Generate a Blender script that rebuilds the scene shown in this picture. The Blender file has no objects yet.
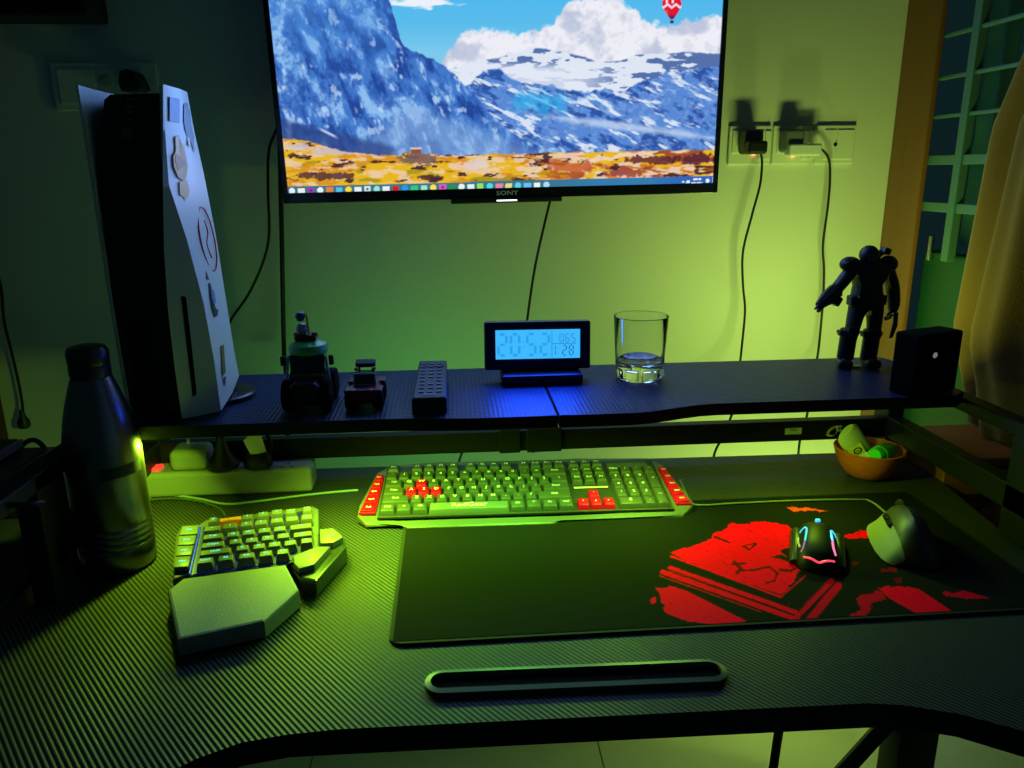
import bpy, bmesh, math, random
import numpy as np
from mathutils import Vector, Matrix
from math import sin, cos, pi, radians, sqrt, atan2
random.seed(7)
SC = bpy.context.scene
C = SC.collection

# ------------------------------------------------------------------ camera
FPX, PSI, PIT, ROL = 769.0, radians(4.4), radians(15.5), radians(.55)
CAM = Vector((0, 0, 1.175))
FW = Vector((sin(PSI)*cos(PIT), cos(PSI)*cos(PIT), -sin(PIT)))
_r0 = Vector((cos(PSI), -sin(PSI), 0)); _u0 = _r0.cross(FW)
RT = _r0*cos(ROL) - _u0*sin(ROL); UP = _u0*cos(ROL) + _r0*sin(ROL)
cd = bpy.data.cameras.new('camera'); cam = bpy.data.objects.new('camera', cd); C.objects.link(cam)
cd.sensor_width = 36; cd.lens = 36*FPX/1024; cd.clip_start = .01
M = Matrix((RT, UP, -FW)).transposed().to_4x4(); M.translation = CAM
cam.matrix_world = M; SC.camera = cam

def ray(x, y): return FW + RT*((x-512)/FPX) - UP*((y-384)/FPX)
def onz(x, y, z): d = ray(x, y); return CAM + d*((z-CAM.z)/d.z)
def ony(x, y, Y): d = ray(x, y); return CAM + d*(Y/d.y)
def onx(x, y, X): d = ray(x, y); return CAM + d*(X/d.x)

DZ, SZ, WY, WX = .75, .90, 1.44, .825      # desk top, shelf top, back wall, right wall

# ------------------------------------------------------------------ materials
def lin(c):
    c = c/255.
    return c/12.92 if c <= .04045 else ((c+.055)/1.055)**2.4
def srgb(r, g, b): return (lin(r), lin(g), lin(b))
MATS = {}
def mat(name, col, rough=.5, metal=0, spec=.5, emit=None, es=1, coat=0, trans=0, ior=1.45, noise=0, nscale=40, sheen=0):
    if name in MATS: return MATS[name]
    m = bpy.data.materials.new(name); m.use_nodes = True
    nt = m.node_tree; b = nt.nodes['Principled BSDF']
    b.inputs['Base Color'].default_value = (*col, 1); b.inputs['Roughness'].default_value = rough
    b.inputs['Metallic'].default_value = metal; b.inputs['Specular IOR Level'].default_value = spec
    b.inputs['IOR'].default_value = ior; b.inputs['Transmission Weight'].default_value = trans
    b.inputs['Coat Weight'].default_value = coat
    if sheen: b.inputs['Sheen Weight'].default_value = sheen
    if emit: b.inputs['Emission Color'].default_value = (*emit, 1); b.inputs['Emission Strength'].default_value = es
    if noise:
        tc = nt.nodes.new('ShaderNodeTexCoord'); n = nt.nodes.new('ShaderNodeTexNoise')
        n.inputs['Scale'].default_value = nscale; n.inputs['Detail'].default_value = 4
        nt.links.new(tc.outputs['Object'], n.inputs['Vector'])
        bp = nt.nodes.new('ShaderNodeBump'); bp.inputs['Strength'].default_value = noise; bp.inputs['Distance'].default_value = .002
        nt.links.new(n.outputs['Fac'], bp.inputs['Height']); nt.links.new(bp.outputs['Normal'], b.inputs['Normal'])
    MATS[name] = m
    return m

def carbon(name, period, col_hi, col_lo, rough, twill=False, dist=.0006):
    m = mat(name, col_hi, rough, spec=.18); nt = m.node_tree; b = nt.nodes['Principled BSDF']; N = nt.nodes.new; L = nt.links.new
    tc = N('ShaderNodeTexCoord'); sp = N('ShaderNodeSeparateXYZ'); L(tc.outputs['Object'], sp.inputs[0])
    def math_(op, a, bb):
        n = N('ShaderNodeMath'); n.operation = op
        for i, v in enumerate((a, bb)):
            if v is None: continue
            if isinstance(v, (int, float)): n.inputs[i].default_value = v
            else: L(v, n.inputs[i])
        return n.outputs[0]
    s = math_('ADD', math_('MULTIPLY', sp.outputs['X'], 1.0 if twill else 1.12), math_('MULTIPLY', sp.outputs['Y'], 1.0 if twill else .87))
    w = math_('SINE', math_('MULTIPLY', s, 2*pi/(period*sqrt(2))), None)
    if twill:
        d = math_('SUBTRACT', sp.outputs['X'], sp.outputs['Y'])
        w2 = math_('SINE', math_('MULTIPLY', d, 2*pi/(period*sqrt(2))), None)
        w = math_('MULTIPLY', w, w2)
    h = math_('MULTIPLY_ADD', w, .5); h.node.inputs[2].default_value = .5
    mx = N('ShaderNodeMix'); mx.data_type = 'RGBA'; L(h, mx.inputs['Factor'])
    mx.inputs[6].default_value = (*col_lo, 1); mx.inputs[7].default_value = (*col_hi, 1)
    L(mx.outputs[2], b.inputs['Base Color'])
    bp = N('ShaderNodeBump'); bp.inputs['Strength'].default_value = 1; bp.inputs['Distance'].default_value = dist
    L(h, bp.inputs['Height']); L(bp.outputs['Normal'], b.inputs['Normal'])
    return m

def wood(name, c1, c2, scale, rough=.5, axis='Z'):
    m = mat(name, c1, rough); nt = m.node_tree; b = nt.nodes['Principled BSDF']; N = nt.nodes.new; L = nt.links.new
    tc = N('ShaderNodeTexCoord'); mp = N('ShaderNodeMapping'); L(tc.outputs['Object'], mp.inputs[0])
    st = [1, 1, 1]; st['XYZ'.index(axis)] = .06; mp.inputs['Scale'].default_value = st
    n = N('ShaderNodeTexNoise'); n.inputs['Scale'].default_value = scale; n.inputs['Detail'].default_value = 6
    L(mp.outputs[0], n.inputs['Vector'])
    mx = N('ShaderNodeMix'); mx.data_type = 'RGBA'; L(n.outputs['Fac'], mx.inputs['Factor'])
    mx.inputs[6].default_value = (*c1, 1); mx.inputs[7].default_value = (*c2, 1); L(mx.outputs[2], b.inputs['Base Color'])
    return m

def attr_mat(name, attr, emission, rough=.8):
    m = mat(name, (.5, .5, .5), rough, spec=.06); nt = m.node_tree; b = nt.nodes['Principled BSDF']
    a = nt.nodes.new('ShaderNodeAttribute'); a.attribute_name = attr
    if emission:
        b.inputs['Base Color'].default_value = (0, 0, 0, 1); b.inputs['Specular IOR Level'].default_value = .1
        nt.links.new(a.outputs['Color'], b.inputs['Emission Color']); b.inputs['Emission Strength'].default_value = 1
    else: nt.links.new(a.outputs['Color'], b.inputs['Base Color'])
    return m

BLK = mat('black_plastic', (.012, .012, .014), .45)
BLKM = mat('black_matte', (.004, .004, .004), .8, spec=.1)
BLKG = mat('black_gloss', (.008, .008, .01), .15)
STEELBLK = mat('black_powder_coat', (.010, .010, .011), .5, spec=.3)
KEYM = mat('key_plastic', (.058, .058, .058), .42)
KBBASE = mat('keyboard_shell', (.095, .095, .095), .4)
REDM = mat('red_plastic', (.62, .002, .05), .4, spec=.25)
LEGEND = mat('white_print', (.9, .9, .9), .5)
CYL = mat('cyan_backlight', (.1, .3, .3), .5, emit=(.1, .75, .85), es=.8)
WHT = mat('white_plastic', (.75, .75, .75), .4)
CORD = mat('cord_rubber', (.006, .006, .007), .55)
WALLP = mat('wall_paint', (.72, .72, .70), .75, spec=.25, noise=.15, nscale=60)
FLOORM = mat('floor_tile', (.55, .53, .48), .35)
CARB = carbon('carbon_film_desk', .0043, (.068, .068, .068), (.012, .012, .012), .45)
CARBS = carbon('carbon_film_shelf', .0075, (.034, .056, .16), (.005, .007, .02), .42, twill=True, dist=.0005)  # blue cast of the television light is put into this film's colour
EDGE = mat('black_edge_band', (.006, .006, .007), .6, spec=.2)
TEAL = mat('mint_paint', (.075, .18, .14), .5)

# ------------------------------------------------------------------ mesh helpers
def nb(): return bmesh.new()
def add_box(bm, c, s, rot=None, bev=0, seg=2, mi=0):
    t = nb(); bmesh.ops.create_cube(t, size=1)
    bmesh.ops.scale(t, vec=s, verts=t.verts)
    if bev: bmesh.ops.bevel(t, geom=t.edges[:], offset=bev, segments=seg, affect='EDGES', profile=.5)
    if rot is not None: bmesh.ops.rotate(t, matrix=rot, verts=t.verts, cent=(0, 0, 0))
    bmesh.ops.translate(t, vec=c, verts=t.verts)
    return merge(bm, t, mi)
def merge(bm, t, mi=0):
    for f in t.faces: f.material_index = 0 if mi == 'edge' else mi
    if mi == 'edge':
        t.normal_update()
        for f in t.faces: f.material_index = 0 if f.normal.z > .9 else 1
    me = bpy.data.meshes.new('tmp'); t.to_mesh(me); t.free(); bm.from_mesh(me); bpy.data.meshes.remove(me)
    return bm
def add_prism(bm, poly, z0, z1, bev=0, mtx=None, mi=0, ztop=None, seg=2):
    """polygon extruded along z; ztop(x, y) may slope the top"""
    t = nb(); n = len(poly)
    a = sum(poly[i][0]*poly[(i+1) % n][1]-poly[(i+1) % n][0]*poly[i][1] for i in range(n))
    if a < 0: poly = poly[::-1]
    lo = [t.verts.new((p[0], p[1], z0)) for p in poly]
    hi = [t.verts.new((p[0], p[1], ztop(p[0], p[1]) if ztop else z1)) for p in poly]
    t.faces.new(lo[::-1]); top = t.faces.new(hi)
    for i in range(n): t.faces.new((lo[i], lo[(i+1) % n], hi[(i+1) % n], hi[i]))
    if bev: bmesh.ops.bevel(t, geom=list(top.edges), offset=bev, segments=seg, affect='EDGES', profile=.5)
    if mtx is not None: bmesh.ops.transform(t, matrix=mtx, verts=t.verts)
    return merge(bm, t, mi)
def smooth_path(pts, n=8):
    pts = [Vector(p) for p in pts]
    if len(pts) < 3: return pts
    P = [pts[0]*2-pts[1]] + pts + [pts[-1]*2-pts[-2]]; out = []
    for i in range(1, len(P)-2):
        for k in range(n):
            t = k/n; a, b, c, d = P[i-1], P[i], P[i+1], P[i+2]
            out.append(.5*((2*b)+(c-a)*t+(2*a-5*b+4*c-d)*t*t+(3*b-a-3*c+d)*t**3))
    out.append(pts[-1]); return out
def add_tube(bm, pts, r, seg=8, smooth=True, n=8, mi=0, cap=True):
    rs = None
    if isinstance(r, (list, tuple)):
        rs = list(r)
    path = smooth_path(pts, n) if smooth else [Vector(p) for p in pts]
    m = len(path); t = nb(); rings = []
    up = Vector((0, 0, 1)); prev = None
    for i, p in enumerate(path):
        d = (path[min(i+1, m-1)]-path[max(i-1, 0)]).normalized()
        x = d.cross(up) if prev is None else prev-d*prev.dot(d)
        if x.length < 1e-4: x = d.cross(Vector((1, 0, 0)))
        x.normalize(); y = d.cross(x); prev = x
        if rs:
            f = i/(m-1)*(len(rs)-1); k = min(int(f), len(rs)-2); rr = rs[k]+(rs[k+1]-rs[k])*(f-k)
        else: rr = r
        rings.append([t.verts.new(p+(x*cos(2*pi*j/seg)+y*sin(2*pi*j/seg))*rr) for j in range(seg)])
    for a, b in zip(rings, rings[1:]):
        for j in range(seg): t.faces.new((a[j], a[(j+1) % seg], b[(j+1) % seg], b[j]))
    if cap: t.faces.new(rings[0][::-1]); t.faces.new(rings[-1])
    for f in t.faces: f.smooth = True
    bmesh.ops.recalc_face_normals(t, faces=t.faces)
    return merge(bm, t, mi)
def add_lathe(bm, prof, c=(0, 0, 0), seg=32, mtx=None, mi=0, smooth=True, closed=False):
    t = nb(); rings = []
    for r, z in prof:
        rings.append([t.verts.new((r*cos(2*pi*j/seg), r*sin(2*pi*j/seg), z)) for j in range(seg)] if r > 1e-6 else [t.verts.new((0, 0, z))])
    prs = list(zip(rings, rings[1:])) + ([(rings[-1], rings[0])] if closed else [])
    for a, b in prs:
        for j in range(seg):
            k = (j+1) % seg
            if len(a) == 1 and len(b) == 1: continue
            if len(a) == 1: t.faces.new((a[0], b[k], b[j]))
            elif len(b) == 1: t.faces.new((a[j], a[k], b[0]))
            else: t.faces.new((a[j], a[k], b[k], b[j]))
    bmesh.ops.recalc_face_normals(t, faces=t.faces)
    for f in t.faces: f.smooth = smooth
    if mtx is not None: bmesh.ops.transform(t, matrix=mtx, verts=t.verts)
    bmesh.ops.translate(t, vec=c, verts=t.verts)
    return merge(bm, t, mi)
def add_loft(bm, secs, seg=20, mi=0, p=2.4):
    """secs: (centre, x-axis half vector, up vector): upper half super-ellipses closed at the bottom"""
    t = nb(); rings = []
    for c, hx, hz in secs:
        c, hx, hz = Vector(c), Vector(hx), Vector(hz); ring = []
        for j in range(seg+1):
            a = pi*j/seg; cx, sz = cos(a), sin(a)
            ring.append(t.verts.new(c+hx*(abs(cx)**(2/p)*(1 if cx > 0 else -1))+hz*(abs(sz)**(2/p))))
        rings.append(ring)
    for a, b in zip(rings, rings[1:]):
        for j in range(seg): t.faces.new((a[j], a[j+1], b[j+1], b[j]))
        t.faces.new((a[seg], a[0], b[0], b[seg]))
    t.faces.new(rings[0]); t.faces.new(rings[-1][::-1])
    bmesh.ops.recalc_face_normals(t, faces=t.faces)
    for f in t.faces: f.smooth = len(f.verts) == 4
    return merge(bm, t, mi)
_tc = {}
def add_text(bm, s, size, mtx, mi=0, ext=.0):
    """flat lettering; mtx maps the text's own plane to the place, centred"""
    key = (s, round(size, 5))
    if key not in _tc:
        cu = bpy.data.curves.new('t', 'FONT'); cu.body = s; cu.size = size; cu.align_x = 'CENTER'; cu.align_y = 'CENTER'; cu.resolution_u = 2; cu.offset = size*.018
        o = bpy.data.objects.new('t', cu); C.objects.link(o); bpy.context.view_layer.update()
        dg = bpy.context.evaluated_depsgraph_get(); me = bpy.data.meshes.new_from_object(o.evaluated_get(dg))
        bpy.data.objects.remove(o); _tc[key] = me
    t = nb(); t.from_mesh(_tc[key]); bmesh.ops.transform(t, matrix=mtx, verts=t.verts)
    return merge(bm, t, mi)

def frame(o, x, y):
    x = Vector(x).normalized(); z = x.cross(Vector(y)).normalized(); y = z.cross(x)
    m = Matrix((x, y, z)).transposed().to_4x4(); m.translation = Vector(o); return m

def base_of(p):
    while p is not None and p.parent is not None: p = p.parent
    return p
def obj(name, bm, mats, parent=None, local=False, loc=None):
    """links ONE mesh; vertices are given in the place (or in the parent's frame when local)"""
    me = bpy.data.meshes.new(name)
    r = base_of(parent)
    if parent is not None and not local: bmesh.ops.transform(bm, matrix=r.matrix_basis.inverted(), verts=bm.verts)
    if parent is None and loc is not None: bmesh.ops.translate(bm, vec=-Vector(loc), verts=bm.verts)
    bm.to_mesh(me); bm.free()
    o = bpy.data.objects.new(name, me); C.objects.link(o)
    if any(p.use_smooth for p in me.polygons): me.set_sharp_from_angle(angle=radians(38))
    for m in (mats if isinstance(mats, (list, tuple)) else [mats]): me.materials.append(m)
    o.parent = parent
    if parent is None and loc is not None: o.location = loc
    return o
def thing(name, label, cat, loc=(0, 0, 0), rz=0, group=None):
    o = bpy.data.objects.new(name, None); C.objects.link(o); o.location = loc; o.rotation_euler = (0, 0, rz)
    o.matrix_basis = Matrix.Translation(Vector(loc)) @ Matrix.Rotation(rz, 4, 'Z')
    o.empty_display_size = .02
    tag(o, label, cat, group); return o
def tag(o, label, cat, group=None):
    o['label'] = label; o['category'] = cat
    if group: o['group'] = group
    return o
def struct(name, bm, m, parent=None):
    o = obj(name, bm, m, parent)
    if parent is None: o['kind'] = 'structure'
    return o
def smooth_by_angle(o, ang=35):
    for p in o.data.polygons: p.use_smooth = True
    o.data.set_sharp_from_angle(angle=radians(ang))
def cord(name, pts, r, label, m=CORD, seg=8, cat='cord', group=None):
    bm = nb(); add_tube(bm, pts, r, seg, n=10)
    o = obj(name, bm, m, loc=pts[-1]); return tag(o, label, cat, group)

# ------------------------------------------------------------------ numpy painting helpers
def vnoise(x, y, seed=0):
    xi, yi = np.floor(x).astype(np.int64), np.floor(y).astype(np.int64); xf, yf = x-xi, y-yi
    def h(a, b):
        n = (a*374761393+b*668265263+seed*974711) & 0x7fffffff
        n = ((n ^ (n >> 13))*1274126177) & 0x7fffffff
        return ((n ^ (n >> 16)) & 0xffff)/65535.
    u, v = xf*xf*(3-2*xf), yf*yf*(3-2*yf)
    return (h(xi, yi)*(1-u)+h(xi+1, yi)*u)*(1-v)+(h(xi, yi+1)*(1-u)+h(xi+1, yi+1)*u)*v
def fbm(x, y, o=4, seed=0):
    s = 0; a = .5; t = 0
    for i in range(o): s = s+a*vnoise(x*2**i, y*2**i, seed+i*17); t += a; a *= .55
    return s/t
def S(e0, e1, x): t = np.clip((x-e0)/(e1-e0), 0, 1); return t*t*(3-2*t)
def mixc(a, b, f): return a*(1-f[..., None])+np.asarray(b, float)*f[..., None]
def inpoly(px, py, poly):
    r = np.zeros(px.shape, bool); n = len(poly); j = n-1
    for i in range(n):
        xi, yi = poly[i]; xj, yj = poly[j]
        if yi != yj: r ^= ((yi > py) != (yj > py)) & (px < (xj-xi)*(py-yi)/(yj-yi)+xi)
        j = i
    return r
def proj_np(P):
    d = P-np.array(CAM); k = d@np.array(FW)
    return 512+FPX*(d@np.array(RT))/k, 384-FPX*(d@np.array(UP))/k
def grid_obj(name, P, nx, ny, col, attr, m, parent):
    """P: (ny, nx, 3) in the place"""
    r = base_of(parent)
    inv = np.array(r.matrix_basis.inverted()) if r is not None else np.eye(4)
    V = P.reshape(-1, 3)@inv[:3, :3].T+inv[:3, 3]
    me = bpy.data.meshes.new(name); i = np.arange(nx*ny).reshape(ny, nx)
    F = np.stack([i[:-1, :-1], i[:-1, 1:], i[1:, 1:], i[1:, :-1]], -1).reshape(-1, 4)
    me.vertices.add(len(V)); me.vertices.foreach_set('co', V.astype(np.float32).ravel())
    me.loops.add(F.size); me.loops.foreach_set('vertex_index', F.astype(np.int32).ravel())
    me.polygons.add(len(F)); me.polygons.foreach_set('loop_start', (np.arange(len(F))*4).astype(np.int32))
    me.update(calc_edges=True)
    ca = me.color_attributes.new(attr, 'FLOAT_COLOR', 'POINT')
    c = np.ones((nx*ny, 4), np.float32); c[:, :3] = col.reshape(-1, 3)
    ca.data.foreach_set('color', c.ravel()); me.materials.append(m)
    o = bpy.data.objects.new(name, me); C.objects.link(o); o.parent = parent; return o
def to_lin(c):
    c = np.clip(c, 0, 255)/255.
    return np.where(c <= .04045, c/12.92, ((c+.055)/1.055)**2.4)

# ================================================================== SETTING
bm = nb(); add_box(bm, (-.23, WY+.05, 1.1), (2.14, .1, 3.0)); struct('wall_back', bm, WALLP)
bm = nb(); add_box(bm, (.35, .4, -.05), (3.1, 2.3, .1))
fl = struct('floor', bm, FLOORM)
bm = nb()
for x in (-.92, -.32, .28, .88): add_box(bm, (x, .4, -.0005), (.003, 2.1, .002))
for y in (.2, .8): add_box(bm, (.35, y, -.0005), (3.0, .003, .002))
obj('grout', bm, mat('grout', (.15, .14, .12), .9), fl)
bm = nb(); add_box(bm, (WX+.05, -.1, 1.1), (.1, 1.3, 3.0)); add_box(bm, (WX+.05, .995, .16), (.1, .888, .91)); struct('wall_right', bm, WALLP)
FRW = wood('frame_wood', srgb(150, 95, 48), srgb(118, 72, 36), 30, .4, 'Z')
bm = nb(); add_box(bm, (WX+.004, 1.386, 1.61), (.010, .106, 1.98), bev=.002)
struct('trim_1', bm, FRW)
bm = nb(); add_box(bm, (-.885, 1.42, .9), (.09, .04, 1.9), bev=.003)
struct('trim_2', bm, mat('dark_red_wood', srgb(90, 40, 30), .5))

# barred window in the right wall
win = bpy.data.objects.new('window_1', None); C.objects.link(win); win.location = (WX+.07, 1.3, 1.04); win['kind'] = 'structure'
win.matrix_basis = Matrix.Translation(win.location)
GX = .838
bm = nb(); add_box(bm, (GX, 1.249, 1.5), (.016, .018, .96), bev=.002); obj('upright_bar', bm, TEAL, win)
for z, h in ((1.386, .006), (1.319, .006), (1.257, .006), (1.186, .016), (1.108, .016), (1.46, .006), (1.54, .006)):
    bm = nb(); add_box(bm, (GX+.001, 1.14, z), (.010, .4, h), bev=.0015); obj('cross_bar', bm, TEAL, win)
bm = nb(); add_box(bm, (GX+.03, .97, .825), (.03, .74, .41), bev=.004)
lp = obj('lower_panel', bm, mat('green_panel', (.008, .07, .03), .5), win)
bm = nb(); p = onx(931, 243, GX+.01); add_tube(bm, [p+Vector((0, 0, -.03)), p+Vector((0, 0, .012))], .005, 10, smooth=False); obj('bolt', bm, mat('pale_metal', (.6, .6, .5), .25, metal=1), win)
bm = nb()
add_box(bm, (GX+.09, 1.315, 1.5), (.03, .045, .92), bev=.004)
obj('shutter_stile', bm, mat('shutter_teal', (.14, .35, .28), .6), win)
bm = nb(); add_box(bm, (GX+.105, 1.235, 1.5), (.03, .035, .92), bev=.004)
obj('shutter_stile', bm, mat('shutter_teal', (.14, .35, .28), .6), win)
bm = nb(); add_box(bm, (GX+.055, .97, 1.5), (.004, .74, .92))
obj('pane', bm, mat('window_glass', (.9, 1, .95), .02, trans=1, ior=1.12), win)

# ================================================================== DESK
desk = thing('computer_desk', 'black carbon-patterned gaming desk with raised rear shelf and steel side frames', 'desk', (.1175, .8, 0))
# tabletop outline (recessed front edge, slanted sides)
top = [(-.455, 1.098), (.69, 1.075), (.672, .93), (.652, .80), (.655, .62), (.66, .40), (.60, .37), (.47, .45), (.40, .498), (.36, .513), (.33, .515),
       (-.10, .5235), (-.14, .524), (-.175, .518), (-.205, .503), (-.28, .44), (-.36, .36), (-.44, .36), (-.455, .62), (-.43, .80)]
bm = nb(); add_prism(bm, top, DZ-.024, DZ, bev=.003, mi='edge'); obj('tabletop', bm, [CARB, EDGE], desk)
# stadium ring around the slot
def stadium(a, b, r, n=10):
    a, b = Vector(a[:2]), Vector(b[:2]); d = (b-a).normalized(); q = Vector((-d.y, d.x)); o = []
    for c, s in ((b, 1), (a, -1)):
        for k in range(n+1):
            t = -pi/2+pi*k/n; v = c+(d*cos(t)*s+q*sin(t)*s)*r; o.append((v.x, v.y))
    return o
sl0, sl1 = (-.018, .569), (.213, .563)
rg = stadium(sl0, sl1, .0155); ri = stadium(sl0, sl1, .0105)
bm = nb(); n = len(rg)
vs = [[bm.verts.new((x, y, z)) for x, y in P] for P, z in ((rg, DZ-.001), (rg, DZ+.005), (ri, DZ+.006), (ri, DZ+.0005))]
for a, b in zip(vs, vs[1:]):
    for i in range(n): bm.faces.new((a[i], a[(i+1) % n], b[(i+1) % n], b[i]))
bmesh.ops.recalc_face_normals(bm, faces=bm.faces)
tray = obj('slot_rim', bm, mat('rim_plastic', (.05, .05, .05), .4), desk)
bm = nb(); add_prism(bm, ri, DZ, DZ+.0006); obj('slot_well', bm, BLKM, tray)
# shelf boards
def shelf_front(x):      # wavy front edge: deeper in the middle
    t = min(max((x-.205)/.11, 0), 1); t2 = min(max((.03-x)/.11, 0), 1)
    return .846+.026*(t*t*(3-2*t))+.008*(t2*t2*(3-2*t2))
def board(x0, x1, rl, rr):
    f = []
    nn = 24
    for i in range(nn+1):
        x = x0+(x1-x0)*i/nn; y = shelf_front(x)
        if rl and x-x0 < rl: y += rl-sqrt(max(rl*rl-(rl-(x-x0))**2, 0))
        if rr and x1-x < rr: y += rr-sqrt(max(rr*rr-(rr-(x1-x))**2, 0))
        f.append((x, y))
    k = .018
    b = [(x1, 1.081-k), (x1-.005, 1.081-.005), (x1-k, 1.081)] if rr else [(x1, 1.081)]
    b += [(x0+k, 1.081), (x0+.005, 1.081-.005), (x0, 1.081-k)] if rl else [(x0, 1.081)]
    bm = nb(); add_prism(bm, f+b, SZ-.015, SZ, bev=.002, mi='edge'); return bm
obj('shelf_board', board(-.412, .1185, .02, 0), [CARBS, EDGE], desk)
obj('shelf_board', board(.1205, .645, 0, .02), [CARBS, EDGE], desk)
# side frames
for x, nm in ((-.424, 0), (.655, 1)):
    bm = nb(); add_box(bm, (x, .81, .882), (.022, .52, .018), bev=.002); obj('upper_rail', bm, STEELBLK, desk)
    bm = nb(); add_box(bm, (x, .91, .80), (.022, .32, .032), bev=.002); obj('lower_rail', bm, STEELBLK, desk)
    bm = nb(); add_box(bm, (x, 1.065, .800), (.024, .04, .15), bev=.002); obj('rear_post', bm, STEELBLK, desk)
    if nm:
        bm = nb(); add_box(bm, (x, .772, .8125), (.022, .046, .125), bev=.002); obj('front_post', bm, STEELBLK, desk)
    else:
        bm = nb(); add_prism(bm, [(.735, .7505), (.79, .7505), (.79, .891), (.735, .891)], 0, .022, bev=.001,
                             mtx=Matrix(((0, 0, 1, x-.011), (1, 0, 0, 0), (0, 1, 0, 0), (0, 0, 0, 1)))); obj('front_post', bm, STEELBLK, desk)
bm = nb(); add_box(bm, (.1125, 1.055, .798), (1.06, .018, .031), bev=.0015)
cb = obj('cross_bar', bm, STEELBLK, desk)
for px in (512, 548):
    p = ony(px, 437, 1.0)
    bm = nb(); add_box(bm, (p.x, 1.043, .80), (.03 if px < 530 else .05, .005, .036), bev=.001); br = obj('shelf_bracket', bm, STEELBLK, cb)
bm = nb(); p = ony(533, 446, 1.05); add_lathe(bm, [(0, 0), (.004, 0), (.004, .004), (0, .005)], (p.x, 1.05, .779), 10); obj('bolt_head', bm, mat('steel', (.5, .5, .5), .3, metal=1), cb)
# stickers on the bar
yb = 1.0455
bm = nb(); a, b = ony(785, 432, yb), ony(801.5, 432, yb)
mtx = frame(((a.x+b.x)/2, yb, .7985), (1, 0, 0), (0, 0, 1))
t = nb(); bmesh.ops.create_cube(t, size=1); bmesh.ops.scale(t, vec=(b.x-a.x, .0098, .0006), verts=t.verts); bmesh.ops.transform(t, matrix=mtx, verts=t.verts); merge(bm, t)
add_text(bm, 'PASS', .0052, mtx @ Matrix.Translation((0, .0018, .0005)), 1); add_text(bm, '- - - - - - -', .0035, mtx @ Matrix.Translation((0, -.0028, .0005)), 1)
st = obj('sticker', bm, [WHT, BLK], desk); st['label'] = 'small white printed sticker'
bm = nb(); c = ony(836, 428, yb)
for k in range(6):
    a = radians(4+k*17); d = Vector((-cos(a), 0, sin(a))); q = Vector((sin(a), 0, cos(a)))
    o = Vector((c.x, yb-.0006, .7905)); L_ = .0155
    vs = [bm.verts.new(o+d*(L_*u)+q*(w*.0026)) for u, w in ((.02, 0), (.35, -1.1), (.7, -1.0), (1, 0), (.7, 1.0), (.35, 1.1))]
    bm.faces.new(vs)
for (dx, dz) in ((.005, .0135), (.005, .0075)):
    mt = frame((c.x+dx, yb-.0006, .7905+dz), (1, 0, 0), (0, 0, 1)); add_text(bm, 'eo' if dz > .01 else 'os', .0075, mt, 0)
bmesh.ops.recalc_face_normals(bm, faces=bm.faces)
lo = obj('lotus_emblem', bm, LEGEND, desk); lo['label'] = 'white lotus emblem with lettering'
# legs seen below the front edge
for s, x0 in ((1, .69), (-1, -.43)):
    bm = nb(); add_box(bm, (x0-.02*s, .93, .36), (.06, .05, .73), bev=.003)
    add_box(bm, (x0-.02*s, .80, .03), (.06, .56, .04), bev=.004)
    add_tube(bm, [(x0-.03*s, .93, .41), (x0-.13*s, .93, .27)], .012, 8, smooth=False)
    obj('leg', bm, STEELBLK, desk)
bm = nb(); add_tube(bm, [(.56, 1.07, .72), (.562, 1.10, .45), (.60, 1.2, .15), (.61, 1.23, .012)], .009, 8); obj('cable_duct', bm, BLKM, desk)

# ================================================================== TELEVISION
TVC = Vector((.0955, 1.34, 1.136))
tv = thing('television', 'flat black television on the wall showing a snowy mountain wallpaper', 'television', (.0945, 1.345, 1.13))
rol = Matrix.Rotation(-radians(.72), 4, 'Y')
tv.matrix_basis = Matrix.Translation(tv.location) @ rol @ Matrix.Rotation(radians(1.8), 4, 'X')
W2 = .3705
bm = nb(); add_box(bm, (0, .02, .2155), (2*W2, .03, .431), bev=.004); obj('housing', bm, BLK, tv, local=True)
bm = nb(); add_box(bm, (0, .065, .21), (.45, .06, .26), bev=.01); obj('rear_housing', bm, BLK, tv, local=True)
bz = .0085
bm = nb()
for c, s in (((0, .0035, .0085), (2*W2, .008, .017)), ((0, .0035, .427), (2*W2, .008, .009)), ((-W2+bz/2, .0035, .2155), (bz, .008, .431)), ((W2-bz/2, .0035, .2155), (bz, .008, .431))):
    add_box(bm, c, s, bev=.001)
obj('bezel', bm, mat('tv_bezel', (.008, .008, .012), .25), tv, local=True)
bm = nb(); add_box(bm, (0.003, .006, -.003), (.19, .018, .009), bev=.002)
bs = obj('sensor_bar', bm, BLK, tv, local=True)
bm = nb(); add_box(bm, (.003, -.0035, -.0035), (.035, .002, .0022), bev=.0008)
obj('status_light', bm, mat('white_led', (.9, .9, 1), .3, emit=(.8, .85, 1), es=2.5), bs, local=True)
bm = nb(); add_text(bm, 'SONY', .0105, frame((.004, -.0008, .0085), (1, 0, 0), (0, 0, 1)) @ Matrix.Scale(1.35, 4, (1, 0, 0)))
lg = obj('brand_lettering', bm, mat('logo_grey', (.55, .57, .6), .4), tv, local=True)
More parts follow.
